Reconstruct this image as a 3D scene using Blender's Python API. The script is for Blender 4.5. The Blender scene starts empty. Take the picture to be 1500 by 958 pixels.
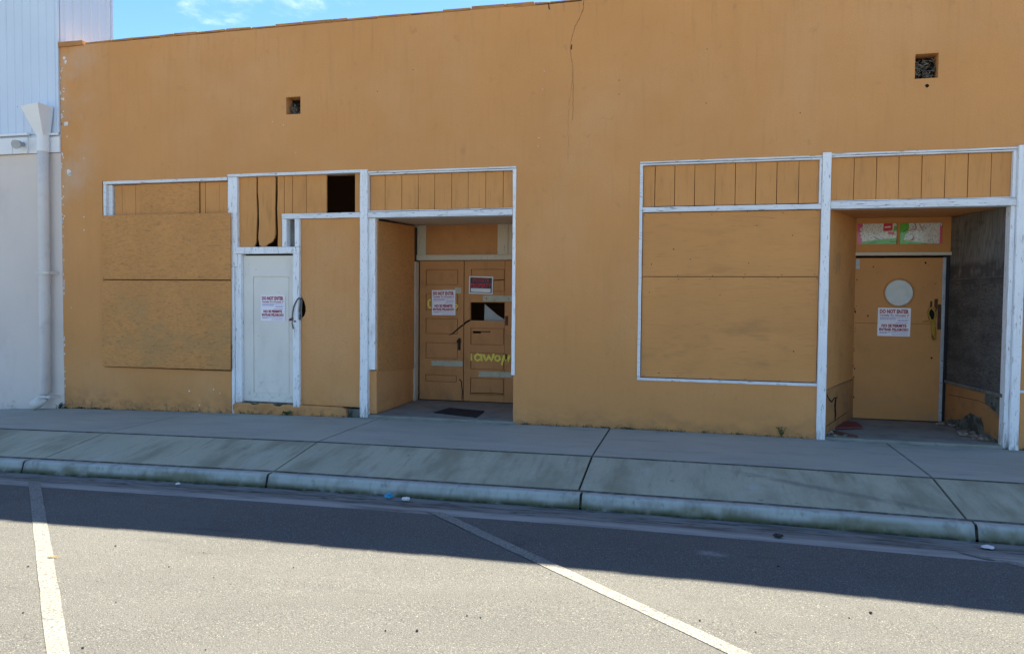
import bpy, bmesh, math, random
from mathutils import Vector, Matrix
import numpy as np

random.seed(7)
scene = bpy.context.scene
col = scene.collection
R = math.radians

# ------------------------------------------------------------------ node helpers
class NT:
    def __init__(s, tree):
        s.t = tree
    def n(s, typ, **kw):
        nd = s.t.nodes.new(typ)
        for k, v in kw.items():
            if k.startswith('i_'):
                nd.inputs[int(k[2:])].default_value = v
            else:
                setattr(nd, k, v)
        return nd
    def l(s, a, b):
        s.t.links.new(a, b)
    def math(s, op, a, b=None, clamp=False):
        nd = s.n('ShaderNodeMath', operation=op, use_clamp=clamp)
        for i, v in enumerate((a, b)):
            if v is None: continue
            if hasattr(v, 'is_linked'): s.l(v, nd.inputs[i])
            else: nd.inputs[i].default_value = v
        return nd.outputs[0]
    def ramp(s, v, a, b, c=0.0, d=1.0, smooth=True):
        nd = s.n('ShaderNodeMapRange', interpolation_type='SMOOTHSTEP' if smooth else 'LINEAR')
        s.l(v, nd.inputs[0])
        for i, x in zip((1, 2, 3, 4), (a, b, c, d)): nd.inputs[i].default_value = x
        return nd.outputs[0]
    def mix(s, fac, a, b, mode='MIX'):
        nd = s.n('ShaderNodeMix', data_type='RGBA', blend_type=mode)
        if hasattr(fac, 'is_linked'): s.l(fac, nd.inputs[0])
        else: nd.inputs[0].default_value = fac
        for i, v in ((6, a), (7, b)):
            if hasattr(v, 'is_linked'): s.l(v, nd.inputs[i])
            else: nd.inputs[i].default_value = (*v, 1) if len(v) == 3 else v
        return nd.outputs[2]
    def noise(s, vec, scale, detail=4, rough=.55, dist=0.0):
        nd = s.n('ShaderNodeTexNoise')
        s.l(vec, nd.inputs['Vector'])
        nd.inputs['Scale'].default_value = scale
        nd.inputs['Detail'].default_value = detail
        nd.inputs['Roughness'].default_value = rough
        nd.inputs['Distortion'].default_value = dist
        return nd.outputs[0]
    def stretch(s, vec, st, off=(0, 0, 0), rot=(0, 0, 0)):
        nd = s.n('ShaderNodeMapping')
        s.l(vec, nd.inputs[0])
        nd.inputs[1].default_value = off; nd.inputs[2].default_value = rot; nd.inputs[3].default_value = st
        return nd.outputs[0]

def wmat(name, base, var=.08, vscale=2.5, layers=(), bump=(), rough=.85, metal=0.0, spec=.3, grain=None):
    """weathered surface. layers: dict(c, s, st, lo, hi, amt, gate, off, d); bump: (scale, dist, stretch)"""
    m = bpy.data.materials.new(name); m.use_nodes = True
    t = NT(m.node_tree)
    bs = m.node_tree.nodes['Principled BSDF']
    pos = t.n('ShaderNodeNewGeometry').outputs['Position']
    sep = t.n('ShaderNodeSeparateXYZ'); t.l(pos, sep.inputs[0])
    v = t.ramp(t.noise(pos, vscale, 5), .25, .75, 1 - var, 1 + var, False)
    hsv = t.n('ShaderNodeHueSaturation'); hsv.inputs['Color'].default_value = (*base, 1)
    t.l(v, hsv.inputs['Value'])
    c = hsv.outputs[0]
    hgt = None
    for i, L in enumerate(layers):
        vec = t.stretch(pos, L.get('st', (1, 1, 1)), L.get('off', (i * 3.7, i * 1.9, i * 5.1)), L.get('rot', (0, 0, 0)))
        if L.get('kind') == 'vor':
            vd = t.n('ShaderNodeTexVoronoi'); t.l(vec, vd.inputs['Vector']); vd.inputs['Scale'].default_value = L['s']
            sp = t.n('ShaderNodeSeparateColor'); t.l(vd.outputs['Color'], sp.inputs[0])
            nz = sp.outputs[L.get('ch', 0)]
        elif L.get('kind') == 'wave':
            wv = t.n('ShaderNodeTexWave', wave_type='BANDS', bands_direction=L.get('dir', 'X')); t.l(vec, wv.inputs['Vector'])
            wv.inputs['Scale'].default_value = L['s']; wv.inputs['Distortion'].default_value = L.get('w', 6)
            wv.inputs['Detail'].default_value = 3; wv.inputs['Detail Scale'].default_value = L.get('ds', .6)
            nz = wv.outputs['Fac']
        else:
            nz = t.noise(vec, L['s'], L.get('d', 5), L.get('r', .6), L.get('w', 0))
        f = t.ramp(nz, L['lo'], L['hi'], 0, L.get('amt', 1))
        for ax, a, b in L.get('gate', ()):
            if isinstance(ax, tuple):      # distance to a line or plane: ax . position + d
                dp_ = t.n('ShaderNodeVectorMath', operation='DOT_PRODUCT'); t.l(pos, dp_.inputs[0]); dp_.inputs[1].default_value = ax[:3]
                src = t.math('ADD', dp_.outputs['Value'], ax[3])
            elif ax == 'h':
                src = t.n('ShaderNodeAttribute', attribute_name='h').outputs['Fac']
            else:
                src = sep.outputs['XYZ'.index(ax)]
            f = t.math('MULTIPLY', f, t.ramp(src, a, b))
        c = t.mix(f, c, L['c'])
        if 'bh' in L:
            x = t.math('MULTIPLY', f, L['bh']); hgt = x if hgt is None else t.math('ADD', hgt, x)
    for (sc, am, st) in bump:
        x = t.math('MULTIPLY', t.noise(t.stretch(pos, st), sc, 4, .6), am)
        hgt = x if hgt is None else t.math('ADD', hgt, x)
    t.l(c, bs.inputs['Base Color'])
    if hgt is not None:
        b = t.n('ShaderNodeBump'); b.inputs['Strength'].default_value = 1; b.inputs['Distance'].default_value = 1
        t.l(hgt, b.inputs['Height']); t.l(b.outputs[0], bs.inputs['Normal'])
    bs.inputs['Roughness'].default_value = rough
    bs.inputs['Metallic'].default_value = metal
    bs.inputs['Specular IOR Level'].default_value = spec
    return m

OR = (.645, .308, .108)
BD = (.635, .298, .098)
DB = (.52, .25, .095)
V3 = (1, 1, 1)
def k_(c, m, b=None):          # the same paint, darker, dirtier or paler
    c = tuple(min(.85, x * m) for x in c)
    return c if b is None else tuple(x * .6 + y * .4 for x, y in zip(c, b))
GR = (.16, .13, .10)
M = {}
M['stucco'] = wmat('orange_stucco', OR, .07, .7, [
    dict(c=k_(OR, 1.12, (.66, .45, .27)), s=.55, lo=.42, hi=.74, amt=.6),
    dict(c=k_(OR, .72), s=1.6, st=(2.2, 1, .45), lo=.55, hi=.85, amt=.35),
    dict(c=k_(OR, .5, GR), s=5, st=(1.6, 1, .16), lo=.52, hi=.8, amt=.5, gate=[('Z', 4.4, 5.3)]),
    dict(c=k_(OR, .65, GR), s=7, st=(1, 1, .8), lo=.6, hi=.8, amt=.35),
    dict(c=k_(OR, .55, GR), s=4, st=(1, 1, 1.6), lo=.35, hi=.75, amt=.6, gate=[('Z', .42, -.05)]),
    dict(c=(.09, .08, .06), s=14, lo=.45, hi=.7, amt=.7, gate=[('Z', .09, -.02)]),
    dict(c=k_(OR, .86), s=75, lo=.45, hi=.62, amt=.35, d=3),
    dict(c=k_(OR, .84), s=13, st=(1.5, 1, .10), lo=.5, hi=.78, amt=.35),
    dict(c=k_(OR, .42, GR), s=9, st=(2, 1, .22), lo=.62, hi=.78, amt=.6, gate=[('Z', 4.75, 5.25)]),
    dict(c=(.62, .50, .38), s=40, lo=.735, hi=.77, amt=.6),
    dict(c=(.60, .45, .34), s=.9, lo=.45, hi=.7, amt=.6, gate=[('X', -8.2, -9.1), ('Z', 1.5, 3.5)]),
], [(90, .0022, V3), (9, .006, V3), (1.4, .02, V3)], .9)
M['coping'] = wmat('orange_brick_coping', k_(OR, .8), .2, 6, [
    dict(c=k_(OR, .4, GR), s=3, st=(1, 1, 1), lo=.42, hi=.7, amt=.7),
    dict(c=k_(OR, .45, GR), s=9, lo=.5, hi=.75, amt=.7),
    dict(c=(.30, .24, .19), s=20, lo=.6, hi=.75, amt=.5)], [(50, .006, V3), (14, .012, V3)], .95)
M['board'] = wmat('orange_board_paint', BD, .1, 2, [
    dict(c=k_(BD, .68), s=6, st=(3, 1, .35), lo=.5, hi=.75, amt=.5),
    dict(c=k_(BD, .5, GR), s=16, st=(3, 1, .25), lo=.58, hi=.75, amt=.45)],
    [(60, .0016, (3, 1, .2)), (4, .004, V3)], .8)
M['ply'] = wmat('orange_plywood', BD, .07, 1.2, [
    dict(c=k_(BD, .66), s=3.2, st=(.4, 1, 1.4), lo=.48, hi=.75, amt=.35, w=.6),
    dict(c=k_(BD, .52), s=26, st=(.16, 1, 2.4), lo=.55, hi=.72, amt=.4),
    dict(c=k_(BD, .45, GR), s=9, st=(.22, 1, 3), lo=.63, hi=.74, amt=.4, w=1.2),
    dict(c=k_(BD, .5, GR), s=2.2, st=(.5, 1, 1.3), lo=.55, hi=.72, amt=.35),
    dict(c=(.035, .02, .012), s=21, lo=.765, hi=.79, amt=.8, d=2)],
    [(40, .0022, (.2, 1, 3)), (3, .004, V3)], .8)
M['osb'] = wmat('orange_strand_board', k_(BD, .97), .08, 2, [
    dict(c=k_(BD, .72), s=26, st=(.7, 1, 2.2), kind='vor', lo=.55, hi=.75, amt=.28, bh=-.001),
    dict(c=k_(BD, 1.12), s=34, st=(2.2, 1, .8), rot=(0, .6, 0), kind='vor', lo=.72, hi=.9, amt=.28, ch=1, bh=.001),
    dict(c=k_(BD, .6), s=48, st=(.5, 1, 1.9), rot=(0, -.5, 0), kind='vor', lo=.8, hi=.92, amt=.35, ch=2),
    dict(c=k_(BD, .5, GR), s=15, st=(.6, 1, 1.6), lo=.55, hi=.72, amt=.45),
    dict(c=k_((.36, .25, .11), 1), s=2.6, st=(.7, 1, 1.2), lo=.42, hi=.68, amt=.4, gate=[('Z', 1.9, 1.3)]),
    dict(c=(.19, .12, .06), s=30, st=(.35, 1, 1.2), lo=.57, hi=.68, amt=.38, gate=[('Z', 1.75, 1.35)])],
    [(60, .003, (.6, 1, 1.5))], .85)
M['door_brown'] = wmat('brown_door_paint', DB, .1, 2.5, [
    dict(c=k_(DB, .65), s=5, st=(1.2, 1, .5), lo=.5, hi=.75, amt=.5),
    dict(c=(.12, .08, .05), s=22, lo=.64, hi=.74, amt=.5),
    dict(c=(.55, .42, .27), s=30, st=(.6, 1, 1.5), lo=.69, hi=.74, amt=.5),
    dict(c=(.20, .14, .09), s=4, lo=.4, hi=.7, amt=.5, gate=[('Z', .35, 0)])], [(50, .0015, (2, 1, .4))], .7)
M['door_orange'] = wmat('orange_flush_door_paint', k_(BD, .88), .1, 1.5, [
    dict(c=k_(BD, .66), s=3, st=(1, 1, .6), lo=.5, hi=.78, amt=.5),
    dict(c=(.20, .13, .08), s=26, lo=.66, hi=.74, amt=.6),
    dict(c=(.34, .23, .14), s=5, lo=.45, hi=.75, amt=.45, gate=[('Z', .6, .1)])], [(40, .0015, (1, 1, .3))], .7)
def white(name, base, st, amt=1):
    return wmat(name, base, .05, 3, [
        dict(c=(.48, .47, .46), s=7, st=st, lo=.5, hi=.78, amt=.5 * amt),
        dict(c=(.30, .27, .24), s=15, st=st, lo=.60, hi=.67, amt=.75 * amt, bh=-.0015),
        dict(c=(.13, .11, .09), s=38, st=st, lo=.655, hi=.70, amt=.8 * amt),
        dict(c=(.52, .34, .18), s=5, st=st, lo=.70, hi=.75, amt=.5 * amt),
        dict(c=(.22, .20, .17), s=11, st=st, lo=.40, hi=.62, amt=.75, gate=[('Z', .28, -.02)])], [(45, .0015, st)], .7)
M['white_v'] = white('white_peeling_paint_upright', (.86, .88, .90), (3.2, 3.2, .55))
M['white_h'] = white('white_peeling_paint_rail', (.76, .78, .80), (.5, 3, 3.4), 1.3)
M['cream'] = white('cream_trim_paint', (.60, .54, .44), (2, 2, .5), .5)
M['white_door'] = wmat('off_white_door_paint', (.78, .75, .68), .05, 2, [
    dict(c=(.56, .55, .51), s=3, st=(1.5, 1, .5), lo=.5, hi=.8, amt=.45),
    dict(c=(.20, .18, .16), s=26, lo=.68, hi=.73, amt=.6),
    dict(c=(.30, .29, .27), s=7, lo=.5, hi=.7, amt=.6, gate=[('Z', .6, .1)])], [(30, .001, (2, 1, .3))], .6)
M['grayply'] = wmat('bare_gray_plywood', (.19, .187, .175), .2, 2.2, [
    dict(c=(.085, .08, .072), kind='wave', dir='DIAGONAL', s=4, st=(2, 2, .35), w=14, ds=1.1, lo=.5, hi=.9, amt=.5),
    dict(c=(.27, .265, .255), s=30, st=(3, 3, .16), lo=.5, hi=.72, amt=.5),
    dict(c=(.07, .065, .058), s=2.1, st=(1, 1, 2.4), lo=.5, hi=.7, amt=.6),
    dict(c=(.06, .055, .05), s=6, st=(1, 1, 1), lo=.3, hi=.5, amt=.8, gate=[('Z', 2.12, 2.02), ('Z', 1.86, 1.9)])], [(50, .003, (3, 3, .2))], .9)
M['darkply'] = wmat('dark_bare_plywood', (.125, .118, .106), .25, 2.2, [
    dict(c=(.045, .043, .04), kind='wave', dir='Z', s=4, st=(.7, .7, 1.5), w=22, ds=1.6, lo=.55, hi=.9, amt=.55),
    dict(c=(.19, .185, .18), s=24, st=(.4, .4, 3), lo=.52, hi=.75, amt=.5),
    dict(c=(.05, .047, .043), s=1.9, st=(1, 1, 2.4), lo=.42, hi=.65, amt=.65)], [(50, .003, (.3, .3, 3))], .9)
M['conc'] = wmat('smooth_gray_concrete', (.40, .41, .335), .1, 1.1, [
    dict(c=(.28, .275, .27), s=1.7, st=(.6, 1.6, 1), lo=.48, hi=.75, amt=.5),
    dict(c=(.48, .465, .465), s=2.6, st=(.5, 1.8, 1), lo=.52, hi=.75, amt=.5),
    dict(c=(.14, .135, .12), s=19, lo=.68, hi=.76, amt=.4),
    dict(c=(.30, .305, .28), s=70, lo=.45, hi=.65, amt=.35),
    dict(c=(.24, .23, .21), s=3.3, st=(.4, 2.2, 1), lo=.56, hi=.72, amt=.5),
    dict(c=(.12, .12, .10), s=6, lo=.42, hi=.7, amt=.5, gate=[('Y', -.3, -.02)])],
    [(120, .0012, V3), (12, .003, V3)], .8)
M['ramp'] = wmat('algae_stained_concrete', (.42, .42, .31), .1, 1.3, [
    dict(c=(.235, .23, .15), s=1.3, st=(1.5, .6, 1), lo=.42, hi=.66, amt=.8),
    dict(c=(.24, .225, .15), s=4.2, st=(3.2, .45, 1), rot=(0, 0, .35), lo=.5, hi=.75, amt=.6),
    dict(c=(.50, .51, .44), s=2.2, st=(1.4, .7, 1), lo=.55, hi=.75, amt=.6),
    dict(c=(.09, .09, .07), s=26, lo=.68, hi=.75, amt=.4),
    dict(c=(.13, .13, .12), s=6, lo=.2, hi=.6, amt=.55, gate=[((.342, .94, 0, 1.632), -.075, -.02), ((.342, .94, 0, 1.632), .06, .015), ('X', .2, .7), ('X', 2.12, 2.05)]),
    dict(c=(.12, .12, .105), s=7.5, lo=.735, hi=.76, amt=.5, d=2),
    dict(c=(.30, .31, .25), s=60, lo=.45, hi=.65, amt=.4)],
    [(110, .002, V3), (30, .003, (2, .3, 1))], .85)
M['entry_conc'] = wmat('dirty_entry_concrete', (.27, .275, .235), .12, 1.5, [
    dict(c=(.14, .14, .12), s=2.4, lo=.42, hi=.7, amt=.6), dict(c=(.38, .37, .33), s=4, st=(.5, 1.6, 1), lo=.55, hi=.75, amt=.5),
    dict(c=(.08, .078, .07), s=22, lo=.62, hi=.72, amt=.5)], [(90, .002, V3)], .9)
M['bulkhead'] = wmat('shaded_grimy_orange_plaster', k_(OR, .66), .1, 1.8, [  # wall orange darkened to put recess shade into the colour, plus grime
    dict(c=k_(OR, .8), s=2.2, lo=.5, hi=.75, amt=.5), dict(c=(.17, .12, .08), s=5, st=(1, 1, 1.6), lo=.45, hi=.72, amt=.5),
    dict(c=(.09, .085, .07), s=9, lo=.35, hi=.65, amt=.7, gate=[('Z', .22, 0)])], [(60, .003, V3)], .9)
M['kerb'] = wmat('mossy_kerb_concrete', (.43, .46, .425), .1, 2, [
    dict(c=(.29, .30, .27), s=5, st=(1.6, 1, .7), lo=.45, hi=.68, amt=.7),
    dict(c=(.22, .225, .20), s=16, st=(1, 1, .45), lo=.55, hi=.72, amt=.6),
    dict(c=(.50, .53, .51), s=8, lo=.55, hi=.75, amt=.5),
    dict(c=(.16, .16, .085), s=1.4, lo=.44, hi=.64, amt=.75, gate=[('h', 1.02, .6)]),
    dict(c=(.085, .092, .042), s=4, st=(1, 1, .6), lo=.2, hi=.55, amt=.92, gate=[('h', .66, .15)]),
    dict(c=(.03, .032, .02), s=12, lo=.3, hi=.6, amt=.9, gate=[('h', .25, .04)])],
    [(60, .003, V3), (200, .0015, V3)], .9)
M['gutter'] = wmat('gritty_gutter_concrete', (.21, .205, .19), .15, 2.5, [
    dict(c=(.07, .07, .062), s=3.4, st=(.5, 3, 1), lo=.42, hi=.66, amt=.8),
    dict(c=(.36, .355, .33), s=3, st=(.4, 3, 1), lo=.3, hi=.6, amt=.9, gate=[('Y', -3.0, -3.1)]),
    dict(c=(.035, .033, .03), s=7, st=(.6, 3.5, 1), lo=.56, hi=.66, amt=.85, gate=[('Y', -3.12, -2.98)])],
    [(90, .004, V3), (300, .002, V3)], .85)
M['asphalt'] = wmat('worn_gray_asphalt', (.100, .099, .093), .1, .6, [
    dict(c=(.132, .13, .119), s=.45, st=(.6, 1.6, 1), lo=.45, hi=.7, amt=.6),
    dict(c=(.078, .077, .073), s=1.7, st=(.6, 1.6, 1), lo=.52, hi=.8, amt=.5),
    dict(c=(.21, .205, .185), s=120, lo=.47, hi=.66, amt=.8, d=3, bh=.002),
    dict(c=(.40, .385, .34), s=105, lo=.63, hi=.70, amt=.85, d=2),
    dict(c=(.03, .03, .029), s=85, lo=.58, hi=.70, amt=.75, d=3, bh=-.003),
    dict(c=(.30, .29, .27), s=14, lo=.35, hi=.6, amt=.7, gate=[('X', .02, .12), ('X', .30, .2), ('Y', -3.72, -3.66), ('Y', -3.56, -3.62)]),
    dict(c=(.05, .049, .047), s=1.3, lo=.66, hi=.76, amt=.55),
    dict(c=(.075, .074, .07), s=3.5, st=(.25, 1.2, 1), rot=(0, 0, -.75), lo=.60, hi=.74, amt=.5),
    dict(c=(.17, .16, .14), s=6, st=(.5, 2, 1), lo=.55, hi=.8, amt=.4, gate=[('Y', -3.8, -3.25)])],
    [(260, .0035, V3), (60, .003, V3)], .9)
M['paint_line'] = wmat('worn_white_road_paint', (.25, .245, .215), .08, 3, [
    dict(c=(.11, .107, .10), s=85, lo=.50, hi=.58, amt=.9, d=4),
    dict(c=(.10, .098, .09), s=34, lo=.60, hi=.65, amt=.85, d=4),
    dict(c=(.15, .145, .13), s=9, lo=.6, hi=.76, amt=.6)], [(200, .002, V3)], .85)
M['ground'] = wmat('bare_ground', (.30, .27, .21), .2, .3, [], [(5, .02, V3)], .95)
M['joint'] = wmat('dusty_joint', (.085, .085, .07), .4, 9, [
    dict(c=(.20, .20, .18), s=7, lo=.45, hi=.65, amt=.8), dict(c=(.06, .07, .03), s=3, lo=.55, hi=.65, amt=.8)], [], 1)
M['dirt'] = wmat('dark_damp_dirt', (.035, .033, .026), .4, 9, [
    dict(c=(.05, .06, .022), s=5, lo=.5, hi=.62, amt=.8)], [(40, .012, V3)], 1)
M['ltstucco'] = wmat('pale_gray_stucco', (.73, .65, .595), .05, 1, [
    dict(c=(.60, .54, .50), s=2, st=(1, 1, .6), lo=.5, hi=.75, amt=.5),
    dict(c=(.20, .18, .16), s=8, lo=.5, hi=.75, amt=.5, gate=[('Z', .25, -.1)])], [(120, .003, V3), (25, .003, V3)], .95)
M['metal_white'] = wmat('white_metal_siding', (.62, .72, .84), .04, 1, [
    dict(c=(.5, .5, .5), s=3, st=(2, 2, .2), lo=.55, hi=.8, amt=.3),
    dict(c=(.25, .24, .23), s=9, lo=.74, hi=.77, amt=.8, d=2)], [], .5)
M['fascia'] = wmat('white_fascia_paint', (.82, .83, .84), .05, 2, [dict(c=(.5, .5, .5), s=6, lo=.6, hi=.8, amt=.4)], [(30, .002, V3)], .6)
M['pipe'] = wmat('pale_painted_pipe', (.70, .66, .62), .05, 2, [dict(c=(.48, .44, .41), s=5, lo=.52, hi=.75, amt=.4)], [], .6)
M['dark'] = wmat('dark_void', (.012, .011, .010), .1, 4, [], [], 1)
M['crackbrown'] = wmat('brown_hairline_crack', (.10, .055, .028), .2, 20, [], [], 1)
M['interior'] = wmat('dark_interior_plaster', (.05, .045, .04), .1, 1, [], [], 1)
M['roofing'] = wmat('tar_roofing', (.08, .08, .08), .1, 2, [], [(40, .01, V3)], .95)
M['paper'] = wmat('white_notice_paper', (.86, .85, .90), .03, 6, [], [(14, .004, V3)], .6)
M['red_ink'] = wmat('red_ink', (.38, .008, .035), .05, 8, [], [], .6)
M['blue_ink'] = wmat('faint_blue_violet_ink', (.34, .30, .58), .1, 8, [], [], .6)
M['black_sign'] = wmat('black_sign_plastic', (.02, .02, .026), .1, 6, [], [], .4)
M['red_sign'] = wmat('red_sign_ink', (.50, .02, .05), .1, 8, [], [], .5)
M['sign_white'] = wmat('white_sign_plastic', (.72, .74, .76), .05, 6, [], [], .5)
M['tape'] = wmat('pale_tape_residue', (.46, .46, .36), .15, 9, [dict(c=(.30, .17, .08), s=14, lo=.55, hi=.7, amt=.8)], [], .7)
M['graffiti'] = wmat('yellow_spray_paint', (.85, .74, .12), .1, 9, [dict(c=(.34, .2, .05), s=30, lo=.55, hi=.75, amt=.6)], [], .7)
M['rust'] = wmat('rusty_brown_steel', (.10, .045, .022), .3, 20, [], [(60, .002, V3)], .8)
M['black_iron'] = wmat('black_iron', (.018, .017, .017), .2, 20, [], [], .5, 0.6)
M['galv'] = wmat('dented_galvanised_edge', (.42, .44, .46), .2, 9, [dict(c=(.15, .14, .13), s=18, lo=.58, hi=.7, amt=.8)], [(16, .012, V3)], .55, .3)
M['rope'] = wmat('yellow_rope', (.42, .27, .04), .2, 30, [], [(150, .004, V3)], .9)
M['chain'] = wmat('dull_gray_chain', (.16, .17, .17), .3, 40, [], [], .55, .5)
M['lock_red'] = wmat('dark_red_plastic', (.16, .012, .03), .1, 40, [], [], .5)
M['mat'] = wmat('dark_rubber_mat', (.022, .022, .025), .3, 12, [dict(c=(.07, .065, .06), s=20, lo=.55, hi=.7, amt=.5)], [(140, .006, V3)], .9)
M['twig'] = wmat('gray_twig', (.17, .15, .125), .6, 35, [], [], .9)
M['rubble'] = wmat('broken_plaster_rubble', (.30, .24, .185), .4, 14, [dict(c=(.10, .085, .07), s=12, lo=.45, hi=.65, amt=.8)], [(50, .01, V3)], .95)
M['lath'] = wmat('exposed_gray_mortar', (.15, .155, .13), .35, 12, [dict(c=(.05, .055, .042), s=9, lo=.45, hi=.6, amt=.9)], [(28, .02, V3)], .95)
M['red_wood'] = wmat('faded_red_board', (.22, .055, .05), .2, 12, [dict(c=(.1, .04, .035), s=18, st=(1, 4, 1), lo=.5, hi=.7, amt=.6)], [(40, .003, V3)], .8)
M['brown_wood'] = wmat('splintered_brown_wood', (.13, .055, .03), .3, 14, [], [(50, .004, V3)], .85)
M['leaf_green'] = wmat('weed_green', (.055, .085, .025), .35, 20, [], [], .7)
M['moss'] = wmat('dull_weed', (.045, .055, .022), .4, 20, [], [], .8)
M['dry_leaf'] = wmat('dry_brown_leaf', (.30, .20, .10), .3, 30, [], [], .8)
M['litter_blue'] = wmat('blue_plastic_wrapper', (.03, .30, .52), .2, 30, [], [], .4)
M['litter_white'] = wmat('white_scrap', (.72, .72, .70), .1, 30, [], [], .6)
M['pebble'] = wmat('dark_stone', (.035, .034, .034), .3, 30, [], [(80, .003, V3)], .8)
M['port'] = wmat('frosted_white_pane', (.52, .56, .55), .05, 6, [dict(c=(.36, .39, .38), s=5, lo=.42, hi=.75, amt=.7), dict(c=(.25, .25, .23), s=30, lo=.62, hi=.72, amt=.5)], [], .3, 0, .5)
M['shard'] = wmat('pale_gray_panel', (.40, .42, .40), .08, 5, [], [], .6)
M['pink'] = wmat('faded_pink_print', (.75, .10, .30), .1, 14, [], [], .6)
M['green'] = wmat('faded_green_print', (.13, .50, .05), .15, 14, [], [], .6)
M['red_print'] = wmat('faded_red_print', (.68, .03, .07), .1, 14, [], [], .6)
M['sketch'] = wmat('sketch_printed_paper', (.82, .80, .82), .05, 8, [
    dict(c=(.26, .24, .30), s=26, lo=.535, hi=.56, amt=.75, w=2.5, d=2),
    dict(c=(.68, .68, .70), s=30, lo=.57, hi=.60, amt=.9, w=2.5, d=2)], [], .6)
def glassmat():
    m = bpy.data.materials.new('dusty_window_glass'); m.use_nodes = True
    t = NT(m.node_tree); m.node_tree.nodes.remove(m.node_tree.nodes['Principled BSDF'])
    out = m.node_tree.nodes['Material Output']
    tr = t.n('ShaderNodeBsdfTransparent'); tr.inputs[0].default_value = (.97, .98, .97, 1)
    gl = t.n('ShaderNodeBsdfGlossy'); gl.inputs['Roughness'].default_value = .08
    mx = t.n('ShaderNodeMixShader'); mx.inputs[0].default_value = .02
    t.l(tr.outputs[0], mx.inputs[1]); t.l(gl.outputs[0], mx.inputs[2]); t.l(mx.outputs[0], out.inputs[0])
    return m
M['glass'] = glassmat()

# ------------------------------------------------------------------ mesh helpers
def origin_of(p):
    v = Vector((0, 0, 0))
    while p is not None:
        v += p.location; p = p.parent
    return v

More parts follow.
